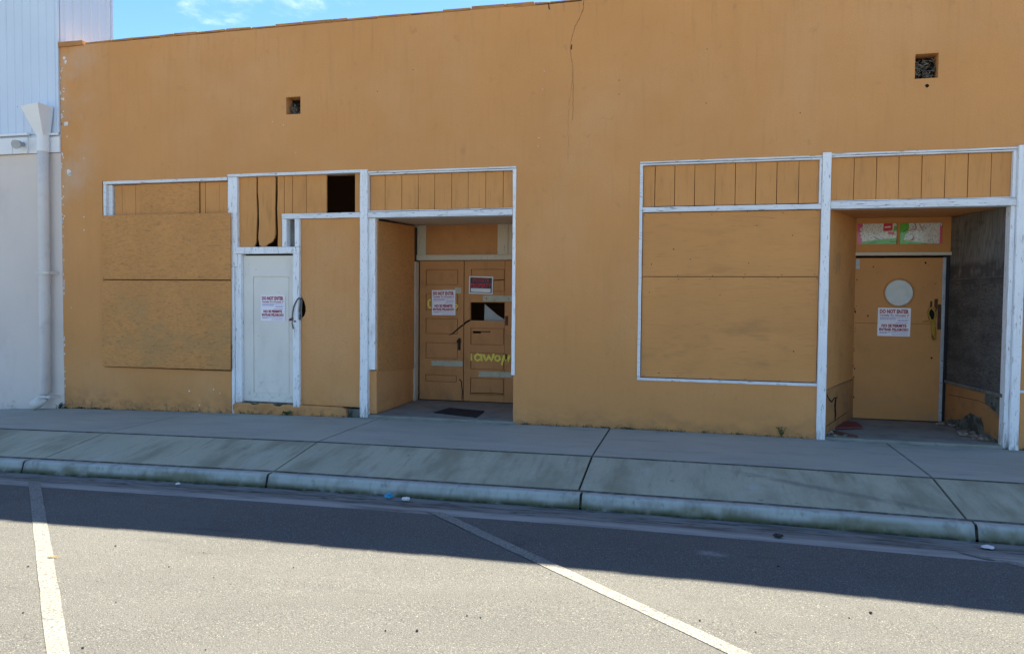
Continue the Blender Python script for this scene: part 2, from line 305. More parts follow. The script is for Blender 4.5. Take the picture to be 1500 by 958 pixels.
class MB:
    def __init__(s):
        s.v = []; s.f = []; s.m = []
    def add(s, vs, fs, mi=0):
        o = len(s.v); s.v += [tuple(p) for p in vs]
        for f in fs: s.f.append([o + i for i in f]); s.m.append(mi)
    def box(s, x0, x1, y0, y1, z0, z1, mi=0, j=0.0):
        r = lambda: random.uniform(-j, j)
        P = [(x + r(), y + r(), z + r()) for z in (z0, z1) for y in (y0, y1) for x in (x0, x1)]
        s.add(P, [(0, 2, 3, 1), (4, 5, 7, 6), (0, 1, 5, 4), (2, 6, 7, 3), (0, 4, 6, 2), (1, 3, 7, 5)], mi)
        return s
    def hexa(s, P, mi=0):   # 8 points in the order of box()
        s.add(P, [(0, 2, 3, 1), (4, 5, 7, 6), (0, 1, 5, 4), (2, 6, 7, 3), (0, 4, 6, 2), (1, 3, 7, 5)], mi); return s
    def strip(s, p0, p1, z0, z1, n0, n1, mi=0):  # slab along p0->p1 (xy) with normal offsets n0..n1 (towards the left of p0->p1)
        (ax, ay), (bx, by) = p0, p1
        L = math.hypot(bx - ax, by - ay); nx, ny = -(by - ay) / L, (bx - ax) / L
        P = []
        for z in (z0, z1):
            for n in (n0, n1):
                for (x, y) in (p0, p1): P.append((x + nx * n, y + ny * n, z))
        return s.hexa(P, mi)
    def prism(s, pts, axis, a, b, mi=0):   # polygon in the plane normal to axis, extruded a..b
        n = len(pts)
        def mk(p, t):
            return {'Y': (p[0], t, p[1]), 'X': (t, p[0], p[1]), 'Z': (p[0], p[1], t)}[axis]
        V = [mk(p, a) for p in pts] + [mk(p, b) for p in pts]
        F = [tuple(range(n)), tuple(range(2 * n - 1, n - 1, -1))] + [(i, i + n, (i + 1) % n + n, (i + 1) % n) for i in range(n)]
        s.add(V, F, mi); return s
    def tube(s, pts, r, n=8, mi=0, closed=False):
        pts = [Vector(p) for p in pts]; rings = []
        N = len(pts)
        for i, p in enumerate(pts):
            a = pts[(i - 1) % N] if (closed or i > 0) else p
            b = pts[(i + 1) % N] if (closed or i < N - 1) else p
            d = (b - a).normalized()
            u = d.cross(Vector((0, 0, 1)))
            if u.length < .05: u = d.cross(Vector((0, 1, 0)))
            u.normalize(); w = d.cross(u)
            rr = r[i] if isinstance(r, (list, tuple)) else r
            rings.append([p + (u * math.cos(2 * math.pi * k / n) + w * math.sin(2 * math.pi * k / n)) * rr for k in range(n)])
        V = [q for rg in rings for q in rg]; F = []
        for i in range(N if closed else N - 1):
            j = (i + 1) % N
            for k in range(n):
                F.append((i * n + k, i * n + (k + 1) % n, j * n + (k + 1) % n, j * n + k))
        if not closed:
            F.append(tuple(range(n - 1, -1, -1))); F.append(tuple((N - 1) * n + k for k in range(n)))
        s.add(V, F, mi); return s
    def ribbon(s, pts, w, yf, mi=0, fr=None):
        """flat mark: pts (u,z) polyline, widths w (list or number), at y=yf, or through frame fr(u,z)->xyz"""
        n = len(pts); V = []
        for i, (u, z) in enumerate(pts):
            a = pts[max(i - 1, 0)]; b = pts[min(i + 1, n - 1)]
            dx, dz = b[0] - a[0], b[1] - a[1]; L = math.hypot(dx, dz) or 1
            ww = (w[i] if isinstance(w, (list, tuple)) else w) / 2
            for sg in (1, -1):
                q = (u - dz / L * ww * sg, z + dx / L * ww * sg)
                V.append(fr(*q) if fr else (q[0], yf, q[1]))
        s.add(V, [(2 * i, 2 * i + 1, 2 * i + 3, 2 * i + 2) for i in range(n - 1)], mi); return s
    def blob(s, c, r, n=9, yf=None, mi=0, jag=.35, fr=None, asp=(1, 1)):
        V = []
        for k in range(n):
            a = 2 * math.pi * k / n; q = r * (1 + random.uniform(-jag, jag))
            p = (c[0] + q * math.cos(a) * asp[0], c[1] + q * math.sin(a) * asp[1])
            V.append(fr(*p) if fr else (p[0], yf, p[1]))
        s.add(V, [tuple(range(n))], mi); return s
    def sheet(s, x0, x1, z0, z1, y, th, cells=(), mi=0, skip=()):
        """flat sheet facing -Y: cells = (x0,x1,z0,z1,depth | None=hole) cut into it"""
        xs = sorted({round(v, 4) for v in [x0, x1] + [c[0] for c in cells] + [c[1] for c in cells] if x0 - 1e-6 <= v <= x1 + 1e-6})
        zs = sorted({round(v, 4) for v in [z0, z1] + [c[2] for c in cells] + [c[3] for c in cells] if z0 - 1e-6 <= v <= z1 + 1e-6})
        def dep(i, k):
            if i < 0 or k < 0 or i >= len(xs) - 1 or k >= len(zs) - 1: return None
            cx, cz = (xs[i] + xs[i + 1]) / 2, (zs[k] + zs[k + 1]) / 2
            d = 0.0
            for c in cells:
                if c[0] < cx < c[1] and c[2] < cz < c[3]: d = c[4]
            return d
        D = lambda d: th if d is None else d
        for i in range(len(xs) - 1):
            for k in range(len(zs) - 1):
                d = dep(i, k)
                a, b, c_, e = xs[i], xs[i + 1], zs[k], zs[k + 1]
                if d is not None:
                    s.add([(a, y + d, c_), (b, y + d, c_), (b, y + d, e), (a, y + d, e)], [(0, 1, 2, 3)], mi)
                dl, dr, dd, du = dep(i - 1, k), dep(i + 1, k), dep(i, k - 1), dep(i, k + 1)
                if D(dl) > D(d): s.add([(a, y + D(d), c_), (a, y + D(d), e), (a, y + D(dl), e), (a, y + D(dl), c_)], [(0, 1, 2, 3)], mi)
                if D(dr) > D(d): s.add([(b, y + D(d), e), (b, y + D(d), c_), (b, y + D(dr), c_), (b, y + D(dr), e)], [(0, 1, 2, 3)], mi)
                if D(dd) > D(d): s.add([(a, y + D(dd), c_), (b, y + D(dd), c_), (b, y + D(d), c_), (a, y + D(d), c_)], [(0, 1, 2, 3)], mi)
                if D(du) > D(d): s.add([(a, y + D(d), e), (b, y + D(d), e), (b, y + D(du), e), (a, y + D(du), e)], [(0, 1, 2, 3)], mi)
        return s
    def build(s, name, mats, parent=None, bevel=0.0, loc=None, smooth=False, weld=True, segs=2):
        o0 = origin_of(parent) if parent is not None else (Vector(loc) if loc else Vector((0, 0, 0)))
        me = bpy.data.meshes.new(name)
        me.from_pydata([(p[0] - o0.x, p[1] - o0.y, p[2] - o0.z) for p in s.v], [], s.f)
        mats = mats if isinstance(mats, (list, tuple)) else [mats]
        for k in mats: me.materials.append(M[k] if isinstance(k, str) else k)
        for p, mi in zip(me.polygons, s.m): p.material_index = mi
        if weld:
            bm = bmesh.new(); bm.from_mesh(me)
            bmesh.ops.remove_doubles(bm, verts=bm.verts, dist=1e-5)
            bmesh.ops.recalc_face_normals(bm, faces=bm.faces) if bevel or smooth else None
            bm.to_mesh(me); bm.free()
        if smooth:
            for p in me.polygons: p.use_smooth = True
        o = bpy.data.objects.new(name, me); col.objects.link(o)
        if parent is not None: o.parent = parent
        else: o.location = o0
        if bevel:
            b = o.modifiers.new('bevel', 'BEVEL'); b.width = bevel; b.segments = segs; b.limit_method = 'ANGLE'; b.angle_limit = R(35)
        return o

def thing(name, label, cat, loc=(0, 0, 0), group=None):
    o = bpy.data.objects.new(name, None); col.objects.link(o); o.location = loc; o.empty_display_size = .2
    return tag(o, label, cat, group)
def tag(o, label, cat, group=None):
    o['label'] = label; o['category'] = cat
    if group: o['group'] = group
    return o
def struct(o, kind='structure'):
    o['kind'] = kind; return o

def zx(x):
    return float(np.interp(x, [-40, -16, -10.4, -9.15, -6.6, -4, -1, .5, 2.2, 8, 40], [-.42, -.4, -.18, -.105, -.06, -.02, 0, 0, -.015, -.03, -.04]))
def gz(y):       # street cross-section below the kerb
    return -.268 + (-2.735 - y) * .026 if y > -3.25 else -.2546 + min(-3.25 - y, 8) * .015

# ================================================================== STREET
def strip_mesh(name, prof, x0, x1, step, mat, jitter=0.0, attr=None, gaps=(), bevel=0, smooth=False, caps=True):
    """profile (y,z) swept along x, following the slope of the street, broken at gaps"""
    cuts = [x0] + [g for g in gaps if x0 < g < x1] + [x1]
    mb = MB(); hs = []
    for a, b in zip(cuts[:-1], cuts[1:]):
        a2 = a + (.011 if a != x0 else 0); b2 = b - (.011 if b != x1 else 0)
        n = max(1, int((b2 - a2) / step)); P = []
        for i in range(n + 1):
            x = a2 + (b2 - a2) * i / n
            for q, (y, z) in enumerate(prof):
                P.append((x, y + random.uniform(-jitter, jitter), z + zx(x) + random.uniform(-jitter, jitter) * .5))
                if attr: hs.append(attr[q])
        k = len(prof)
        F = [(i * k + j, i * k + j + 1, (i + 1) * k + j + 1, (i + 1) * k + j) for i in range(n) for j in range(k - 1)]
        if caps: F += [tuple(range(k)), tuple(n * k + j for j in range(k - 1, -1, -1))]
        mb.add(P, F)
    o = mb.build(name, mat, weld=False, smooth=smooth, bevel=bevel)
    if attr:
        at = o.data.attributes.new('h', 'FLOAT', 'POINT'); at.data.foreach_set('value', hs)
    return struct(o)

JX = [-15.9, -12.9, -9.92, -6.87, -4.05, -.98, 2.15, 5.18, 8.2]
strip_mesh('sidewalk', [(-.022, -.16), (-.022, -.004), (-.03, 0), (-.9, 0), (-1.682, -.002), (-1.69, -.008), (-1.69, -.16)], -18, 12, .5, 'conc', gaps=JX)
strip_mesh('sidewalk_apron', [(-1.712, -.16), (-1.712, -.013), (-1.722, -.0075), (-2.572, -.130), (-2.58, -.14), (-2.58, -.3)], -18, 12, .5, 'ramp', gaps=JX)
kprof = [(-2.598, -.3), (-2.598, -.147), (-2.603, -.140), (-2.664, -.1445), (-2.672, -.147), (-2.683, -.156), (-2.689, -.168), (-2.6915, -.178), (-2.72, -.268), (-2.724, -.36)]
strip_mesh('kerb', kprof, -18, 12, .12, 'kerb', .0022, [1, 1, 1, .98, .97, .92, .86, .78, 0.03, 0], gaps=[-12.95, -10, -7.02, -4.06, -.945, 2.185, 5.2, 8.25], smooth=True)
strip_mesh('gutter', [(-2.72, gz(-2.72)), (-2.9, gz(-2.9) - .004), (-3.1, gz(-3.1)), (-3.252, gz(-3.25))], -18, 12, .3, 'gutter', .002, smooth=True, caps=False)
# joint filler under the slabs: damp dirt showing in the gaps
def vstrip(y0, z0, y1, z1):
    return strip_mesh('joint_dirt', [(y0, z0), (y1, z1)], -18, 12, .14, 'joint', .0012, caps=False)
vstrip(-1.692, .0004, -1.7115, -.0075)['kind'] = 'stuff'
vstrip(-2.576, -.1300, -2.598, -.1410)['kind'] = 'stuff'
o = strip_mesh('joint_dirt', [(.02, -.022), (-1.70, -.022), (-2.59, -.158), (-2.64, -.156), (-2.69, -.185), (-2.712, -.25)], -18, 12, .5, 'dirt', caps=False)
o['kind'] = 'stuff'
ys = [-3.235, -3.6, -4, -5, -6, -8, -11.25, -15]
strip_mesh('road', [(y, gz(y) + (.004 if y > -3.26 else 0)) for y in ys], -60, 60, .75, 'asphalt', caps=False, smooth=True)
g = MB(); g.add([(-400, -400, -1.0), (400, -400, -1.0), (400, 400, -1.0), (-400, 400, -1.0)], [(0, 1, 2, 3)])
struct(g.build('ground', 'ground'))

def road_line(a, b, w, edge, name='parking_line'):
    """painted stripe from a to b; edge: cut parallel to the kerb"""
    mb = MB(); n = 24; d = Vector((b[0] - a[0], b[1] - a[1])); L = d.length; d /= L
    hx = w / abs(d.y)      # horizontal width of the stripe measured along x
    P = []
    for i in range(n + 1):
        t = i / n; y = a[1] + (b[1] - a[1]) * t; x = a[0] + (b[0] - a[0]) * t
        for s_ in (-.5, .5):
            X = x + s_ * hx + random.uniform(-.004, .004)
            P.append((X, y, zx(X) + gz(y) + (.008 if y > -3.62 else .0035)))
    mb.add(P, [(2 * i, 2 * i + 1, 2 * i + 3, 2 * i + 2) for i in range(n)])
    return struct(mb.build(name, 'paint_line', weld=False))
road_line((-6.46, -3.085), (-1.95, -7.15), .1, 0)
road_line((-2.15, -3.155), (2.43, -7.12), .1, 0)
road_line((-10.75, -3.1), (-6.2, -7.15), .1, 0)
mb = MB()   # worn third stripe: two remaining patches over the gutter
for pts in ([(1.93, -3.055), (2.02, -3.075), (2.10, -3.13), (2.16, -3.20), (2.10, -3.205), (2.03, -3.15), (1.97, -3.10)],
            [(2.17, -3.185), (2.27, -3.21), (2.42, -3.30), (2.62, -3.47), (2.9, -3.72), (2.86, -3.78), (2.5, -3.48), (2.30, -3.33), (2.2, -3.24)]):
    mb.add([(x, y, zx(x) + gz(y) + .006) for x, y in pts], [tuple(range(len(pts)))])
struct(mb.build('parking_line', 'paint_line', weld=False))
road_line((2.93, -3.77), (6.7, -7.15), .1, 0)

# ================================================================== ORANGE BUILDING
B = thing('storefront_building', 'long ochre stucco storefront with boarded windows and two recessed entries', 'building', (-2.5, 0, 0))
TOP = 5.25
wall = MB()
open_ = [(-8.445, -6.315, .535, 3.25, None), (-6.315, -4.30, -.6, 3.25, None), (-4.30, -2.225, -.6, 3.25, None),
         (-.655, 1.43, .61, 3.25, None), (1.43, 3.43, -.6, 3.25, None), (3.43, 5.60, .61, 3.25, None),
         (-5.442, -5.226, 4.068, 4.299, None), (2.342, 2.575, 4.065, 4.335, None)]
wall.sheet(-9.165, 8.6, -.6, TOP, 0, .22, open_)
wall.build('wall', 'stucco', B, bevel=.014)
sw = MB()
sw.box(-9.165, -8.945, .221, 9, -.6, TOP - .003); sw.box(8.38, 8.6, .221, 9, -.6, TOP - .003); sw.box(-9.165, 8.6, 9.001, 9.2, -.6, TOP - .003)
sw.build('side_wall', 'stucco', B)
MB().box(-8.94, 8.375, .223, 8.995, 4.75, 4.85).build('roof', 'roofing', B)
MB().box(-8.94, 8.375, 1.9, 8.99, -.55, -.1).build('inner_floor', 'interior', B)
MB().box(-8.94, 8.375, 3.6, 3.7, -.09, 4.74).build('partition', 'interior', B)
# brick coping along the parapet: uneven pieces, a thicker block at the corner
cp = MB()
cp.box(-9.19, -8.74, -.022, .25, TOP - .012, TOP + .06, j=.006)
x = -8.70; k = 0
while x < 8.55:
    w = random.uniform(.36, .47)
    if k % 7 == 3: w *= .55
    x2 = min(x + w, 8.6); h = TOP + .036 + random.uniform(-.008, .010)
    if -2.05 < x < -1.25: h = TOP + .02 + random.uniform(-.012, .012)
    cp.box(x, x2 - random.choice((.003, .005, .012)), -.006 + random.uniform(-.004, .004), .235, TOP + .001 + random.uniform(0, .004), h, j=.006)
    x = x2; k += 1
cp.build('coping', 'coping', B, bevel=.012)
# cracks and chips in the plaster
ck = MB()
def jag(pts, n, amp):
    out = []
    for (a, b) in zip(pts[:-1], pts[1:]):
        for i in range(n):
            t = i / n; out.append((a[0] + (b[0] - a[0]) * t + random.uniform(-amp, amp), a[1] + (b[1] - a[1]) * t))
    out.append(pts[-1]); return out
c1 = jag([(-1.37, 5.25), (-1.385, 5.12), (-1.43, 5.02), (-1.474, 4.949), (-1.52, 4.80), (-1.535, 4.65), (-1.505, 4.45), (-1.505, 4.27), (-1.54, 4.0), (-1.554, 3.77), (-1.545, 3.5), (-1.548, 3.27)], 5, .006)
ck.ribbon(c1, [max(.0015, .0065 * (1 - i / len(c1))) * random.uniform(.3, 1.4) for i in range(len(c1))], -.0015)
ck.ribbon(jag([(-1.50, 4.42), (-1.49, 4.1), (-1.50, 3.8)], 6, .005), .003, -.0015)
ck.ribbon(jag([(-2.25, 5.235), (-1.95, 5.24), (-1.40, 5.245)], 6, .004), [.004] * 6 + [.012] * 7, -.0015)
ck.ribbon(jag([(-1.82, 5.25), (-1.80, 5.17)], 3, .003), .014, -.002)
ck.ribbon([(-1.52, 4.72), (-1.522, 4.66)], .016, -.002)
ck.build('crack', 'crackbrown', B)
ch = MB()
for (px, pz, r) in [(-9.08, 5.08, .026), (-9.06, 5.02, .024), (-9.12, 4.93, .012), (-9.125, 4.9, .01), (-9.10, 4.62, .018), (-9.10, 4.60, .02), (-9.11, 4.48, .022),
                    (-9.11, 4.3, .010), (-9.12, 4.22, .012), (-9.075, 4.12, .036), (-9.05, 3.93, .01), (-9.03, 3.42, .040), (-9.01, 3.37, .022), (-9.12, 3.62, .012),
                    (-9.13, 3.05, .012), (-9.12, 2.76, .014), (-8.77, 2.74, .011), (-8.77, 2.55, .012), (-6.83, .03, .012), (-9.13, 3.2, .014), (-9.02, 1.4, .008), (-8.76, 3.6, .008),
                    (-5.48, 3.93, .008), (-5.65, 3.98, .006), (-5.3, 3.55, .006), (-1.86, 4.42, .005), (-1.88, 4.2, .004), (-1.92, 3.6, .006), (-1.93, 3.5, .005), (-7.0, .23, .012), (-6.6, .27, .01), (-6.5, .22, .008)]:
    ch.blob((px, pz), r, 9, -.0018, jag=.45)
for i in range(46):
    z = random.uniform(-.1, 5.1); ch.blob((-9.155 + random.uniform(0, .018), z), random.uniform(.005, .013), 7, -.0018, jag=.5, asp=(1, random.uniform(1, 3)))
ch.build('paint_chip', 'litter_white', B)
nh = MB()
for (px, pz) in [(2.468, 3.982), (.10, 4.55), (-.93, 4.25), (-.93, 4.08), (.10, 3.92), (-4.1, 4.3), (-3.6, 4.55), (1.15, 3.75)]:
    nh.blob((px, pz), .020 if px > 2 else .006, 10, -.0016, jag=.15)
nh.build('nail_hole', 'dark', B)
# gap of dark dirt where plaster meets the boards at the left window
# ---- left boarded window
def grooves(cells, w=.013):
    out = []
    for c in cells:
        out.append(c)
        if c[4] is not None and c[1] - c[0] > .1: out.append((c[0] + w, c[1] - w, c[2] + w, c[3] - w, c[4] * .35))
    return out
def timber(b, j=.0022, seg=.2):
    """one length of old trim: a bar cut into short segments whose edges wander a little"""
    x0, x1, y0, y1, z0, z1 = b
    ext = (x1 - x0, y1 - y0, z1 - z0); ax = 0 if ext[0] >= ext[2] else 2
    n = max(2, int(ext[ax] / seg)); P = []
    lo = (x0, y0, z0)[ax]
    for i in range(n + 1):
        t = lo + ext[ax] * i / n
        if 0 < i < n: t += random.uniform(-.04, .04) * .5
        r = lambda: random.uniform(-j, j)
        if ax == 2: P += [(x0 + r(), y0 + r(), t), (x1 + r(), y0 + r(), t), (x1 + r() * .3, y1, t), (x0 + r() * .3, y1, t)]
        else: P += [(t, y0 + r(), z0 + r()), (t, y0 + r(), z1 + r()), (t, y1, z1 + r() * .3), (t, y1, z0 + r() * .3)]
    mb = MB()
    mb.add(P, [(4 * i + k, 4 * i + (k + 1) % 4, 4 * i + 4 + (k + 1) % 4, 4 * i + 4 + k) for i in range(n) for k in range(4)] + [(0, 1, 2, 3), (4 * n + 3, 4 * n + 2, 4 * n + 1, 4 * n)])
    return mb
def frame(name, boxes, mat, bevel=.006, j=.002, parent=None):
    for b in boxes:
        o = timber(b).build(name, mat, parent or B, bevel=bevel * .7)
    return o
def boards(gaps, z0, z1, y, mat='board', skipx=()):
    mb = MB()
    for a, b in zip(gaps[:-1], gaps[1:]):
        if any(abs(a - s) < 1e-3 for s in skipx): continue
        mb.box(a + .003, b - .003, y + random.uniform(0, .008), y + .03, z0 + .008 + random.uniform(0, .006), z1 - .004, j=.0015)
    return mb.build('transom_boards', mat, B, bevel=.003)
frame('window_frame', [(-8.418, -6.36, -.012, .12, 3.207, 3.248), (-8.418, -8.372, -.010, .12, 2.6, 3.205), (-8.37, -8.30, .035, .12, 2.6, 3.2)], 'white_h')
boards([-8.29, -8.159, -7.925, -7.81], 2.7, 3.2, .06)
boards([-6.845, -6.76, -6.53, -6.38], 2.7, 3.2, .06)
bp = MB(); bp.box(-7.815, -6.852, .045, .07, 2.7, 3.198); bp.build('patch_board', 'osb', B, bevel=.003)
op = MB()
op.hexa([(-8.436, -.044, 1.824), (-6.287, -.044, 1.820), (-8.436, -.026, 1.824), (-6.287, -.026, 1.820),
         (-8.434, -.040, 2.748), (-6.285, -.046, 2.752), (-8.434, -.022, 2.748), (-6.285, -.028, 2.752)])
op.build('plywood_board', 'osb', B, bevel=.002)
op = MB()
op.hexa([(-8.437, -.050, .548), (-6.292, -.056, .558), (-8.437, -.032, .548), (-6.292, -.038, .558),
         (-8.435, -.034, 1.810), (-6.288, -.036, 1.806), (-8.435, -.016, 1.810), (-6.288, -.018, 1.806)])
op.build('plywood_board', 'osb', B, bevel=.002)
# ---- white door bay
frame('post', [(-6.352, -6.205, -.004, .14, 2.0, 3.245)], 'white_v', .008)
frame('post', [(-6.300, -6.262, -.012, .14, -.06, 1.998), (-6.258, -6.205, .02, .14, .05, 1.998)], 'white_v', .006)
frame('rail', [(-6.35, -4.23, -.014, .1, 3.248, 3.285)], 'white_h', .004)
# vertical boards over the door, two of them split and broken at the foot
mb = MB()
def brk(a, b, z0, z1, y, foot):
    pts = [(a, z1), (a, z0)] if not foot else [(a, z1)] + foot
    if not foot: pts += [(b, z0)]
    pts += [(b, z1)]
    mb.prism(pts[::-1], 'Y', y, y + .028)
brk(-6.20, -5.935, 2.28, 3.245, .05, [(-6.2, 2.28), (-5.98, 2.28), (-5.965, 2.30), (-5.945, 2.36), (-5.94, 2.5), (-5.93, 2.75), (-5.938, 3.0)])
brk(-5.915, -5.64, 2.28, 3.245, .055, [(-5.918, 3.05), (-5.905, 2.9), (-5.90, 2.6), (-5.915, 2.4), (-5.895, 2.30), (-5.85, 2.28), (-5.80, 2.285), (-5.76, 2.32), (-5.70, 2.345), (-5.66, 2.40), (-5.645, 2.46), (-5.652, 2.8)])
brk(-5.605, -5.505, 2.28, 3.245, .046, [(-5.603, 3.0), (-5.612, 2.8), (-5.60, 2.5), (-5.605, 2.28), (-5.51, 2.28)])
brk(-5.50, -5.38, 2.725, 3.245, .048, None); brk(-5.374, -5.17, 2.725, 3.245, .052, None)
brk(-5.164, -4.865, 2.725, 3.245, .05, None); brk(-4.445, -4.34, 2.725, 3.245, .05, None)
mb.build('transom_boards', 'board', B, bevel=.003)
frame('rail', [(-5.507, -4.342, -.014, .1, 2.652, 2.722)], 'white_h', .006)
frame('post', [(-5.505, -5.437, -.008, .1, 2.276, 2.65)], 'white_v', .005)
MB().box(-5.436, -5.314, .09, .11, 2.276, 2.65).build('patch_board', 'grayply', B)
frame('door_frame', [(-6.25, -5.24, -.018, .12, 2.182, 2.272), (-6.20, -6.149, -.004, .12, .105, 2.18)], 'white_v', .006)
jr = MB()   # right jamb, splintered where the chain goes round it
jr.prism([(-5.34, .07), (-5.24, .075), (-5.243, 1.24), (-5.262, 1.30), (-5.266, 1.42), (-5.256, 1.5), (-5.243, 1.60), (-5.24, 2.18), (-5.335, 2.18),
          (-5.338, 1.6), (-5.335, 1.5), (-5.328, 1.38), (-5.333, 1.2), (-5.341, 1.1)], 'Y', -.02, .1)
jr.box(-5.312, -5.24, -.012, .1, 2.274, 2.65)
jr.build('door_frame', 'white_v', B, bevel=.006)
infill = MB()
infill.prism([(-5.237, .108), (-4.342, .105), (-4.342, 2.648), (-5.237, 2.648), (-5.237, 1.60), (-5.215, 1.57), (-5.19, 1.52), (-5.172, 1.46), (-5.170, 1.39), (-5.19, 1.335), (-5.215, 1.31), (-5.237, 1.30)], 'Y', .03, .05)
infill.build('infill_board', 'stucco', B, bevel=.002)
d = MB().sheet(-6.146, -5.345, .118, 2.157, .052, .04, grooves([(-5.995, -5.435, .235, 1.865, .016)], .010))
wd = d.build('white_door', 'white_door', B, bevel=.0025)
MB().box(-5.43, -5.3, .5, .52, .12, 2.15).build('interior_panel', 'interior', B)
st = MB()
pts = [(-6.30, -.08), (-6.30, .07), (-6.24, .098), (-6.02, .10), (-5.98, .078), (-5.90, .085), (-5.86, .108), (-5.66, .104), (-5.63, .078), (-5.55, .072), (-5.50, .10), (-5.24, .102), (-4.62, .098), (-4.55, .07), (-4.53, -.08)]
st.prism(pts, 'Y', -.012, .5)
st.build('door_step', 'stucco', B, bevel=.012)
MB().box(-6.15, -5.34, -.006, .09, .088, .114, j=.003).build('threshold', 'lath', B, bevel=.003)
MB().box(-4.54, -4.34, .03, .3, -.08, .085, j=.01).build('broken_step_end', 'lath', B, bevel=.01)
# ---- left entry
frame('post', [(-4.338, -4.228, -.03, .12, -.02, 3.28)], 'white_v', .008)
frame('post', [(-4.226, -4.135, .012, .12, .62, 2.642)], 'white_v', .006)
frame('rail', [(-4.226, -2.206, -.018, .1, 3.236, 3.256), (-4.226, -2.206, -.008, .1, 3.212, 3.230)], 'white_h', .004)
frame('post', [(-2.248, -2.206, -.016, .1, .615, 3.212)], 'white_v', .005)
frame('header', [(-4.226, -2.25, -.02, .12, 2.664, 2.720), (-4.226, -2.25, -.027, .12, 2.644, 2.663), (-4.226, -2.25, .0, .12, 2.728, 2.738)], 'white_h', .004)
boards([-4.22, -4.008, -3.771, -3.54, -3.312, -3.078, -2.855, -2.619, -2.39, -2.25], 2.732, 3.21, .04)
E0 = thing  # (readability only)
MB().hexa([(-4.24, .10, 2.652), (-2.20, .10, 2.652), (-4.24, 1.75, 2.70), (-2.20, 1.75, 2.70),
           (-4.24, .10, 2.70), (-2.20, .10, 2.70), (-4.24, 1.75, 2.75), (-2.20, 1.75, 2.75)]).build('entry_ceiling', 'cream', B)
MB().box(-4.33, -2.19, -.006, 1.62, -.3, .016).build('entry_floor', 'entry_conc', B, bevel=.006)
mb = MB(); mb.box(-4.23, -4.13, .05, 1.60, .02, .605); mb.build('bulkhead', 'stucco', B, bevel=.008)
mb = MB(); mb.box(-4.20, -4.14, .055, 1.60, .606, 2.66); mb.build('entry_wall', 'interior', B)
mb = MB(); mb.hexa([(-4.138, .06, .60), (-4.115, .06, .60), (-4.138, 1.396, .535), (-4.115, 1.396, .52),
                    (-4.138, .06, 2.612), (-4.118, .06, 2.612), (-4.138, 1.396, 2.672), (-4.118, 1.396, 2.672)])
mb.build('plywood_board', 'osb', B, bevel=.003)
MB().box(-4.137, -4.105, 1.40, 1.545, .02, 2.14, j=.003).build('post', 'cream', B, bevel=.005)
mb = MB(); mb.strip((-2.235, .16), (-2.52, 1.66), .02, 2.66, -.06, 0); mb.build('entry_wall', 'stucco', B)
MB().box(-4.20, -2.45, 1.535, 1.66, 2.163, 2.245, j=.002).build('lintel', 'cream', B, bevel=.006)
for bx_ in ((-4.20, -4.002, 1.57, 1.64, 2.246, 2.70), (-2.866, -2.45, 1.57, 1.64, 2.246, 2.70), (-2.74, -2.70, 1.555, 1.569, 2.246, 2.69)): MB().box(*bx_).build('transom_frame', 'cream', B, bevel=.005)
MB().box(-4.0, -2.868, 1.59, 1.62, 2.246, 2.70).build('transom_panel', 'door_brown', B)
DY = 1.57
def pc(a, b, c_, d_, dp=.030): return (a, b, c_, d_, dp)
d1 = MB().sheet(-4.098, -3.392, .03, 2.155, DY, .045, grooves([pc(-4.0, -3.48, 1.785, 2.025), pc(-4.0, -3.48, 1.40, 1.657), pc(-4.0, -3.48, 1.04, 1.28),
                                                        pc(-4.0, -3.48, .664, .912), pc(-4.0, -3.495, .308, .417)]))
door1 = d1.build('panel_door', 'door_brown', B, bevel=.003)
d2 = MB().sheet(-3.382, -2.535, .03, 2.155, DY + .008, .045, grooves([pc(-3.28, -2.755, 1.69, 2.03), pc(-3.284, -2.751, 1.255, 1.53, None), pc(-3.28, -2.755, .888, 1.146),
                                                        pc(-3.249, -2.97, 1.06, 1.094, None), pc(-3.28, -2.755, .519, .773), pc(-3.28, -2.755, .128, .389), (-2.752, -2.744, .03, 2.155, .012)]))
door2 = d2.build('panel_door', 'door_brown', B, bevel=.003)
tp = MB().box(-3.12, -2.97, DY + .02, DY + .028, 1.055, 1.08); tp.build('mail_flap', 'door_brown', door2)
for (a, b, c_, d_, dr, yy) in [(-3.091, -2.62, 1.548, 1.632, door2, DY + .008), (-3.903, -3.60, .551, .631, door1, DY), (-3.60, -3.40, .553, .634, door1, DY),
                               (-3.148, -2.62, .409, .488, door2, DY + .008), (-3.72, -3.53, 1.70, 1.725, door1, DY), (-3.53, -3.43, 1.66, 1.75, door1, DY)]:
    mb = MB(); mb.box(a, b, yy - .002, yy - .0002, c_, d_, j=0); mb.build('tape_strip', 'tape', dr)
mb = MB(); mb.tube([(-3.454, DY - .001, .935), (-3.454, DY - .03, .935), (-3.454, DY - .031, .935)], [.012, .012, .03], 12)
mb.tube([(-3.454, DY - .031, .935), (-3.454, DY - .06, .935)], [.033, .026], 14); mb.box(-3.475, -3.433, DY - .006, DY - .0005, .80, .985)
mb.build('handle', 'black_iron', door1, bevel=.002)
for bx_ in ((-2.735, -2.70, DY - .012, DY + .006, 1.19, 1.33), (-2.735, -2.71, DY - .008, DY + .006, .68, .76)): MB().box(*bx_).build('latch', 'rust', door2, bevel=.003)
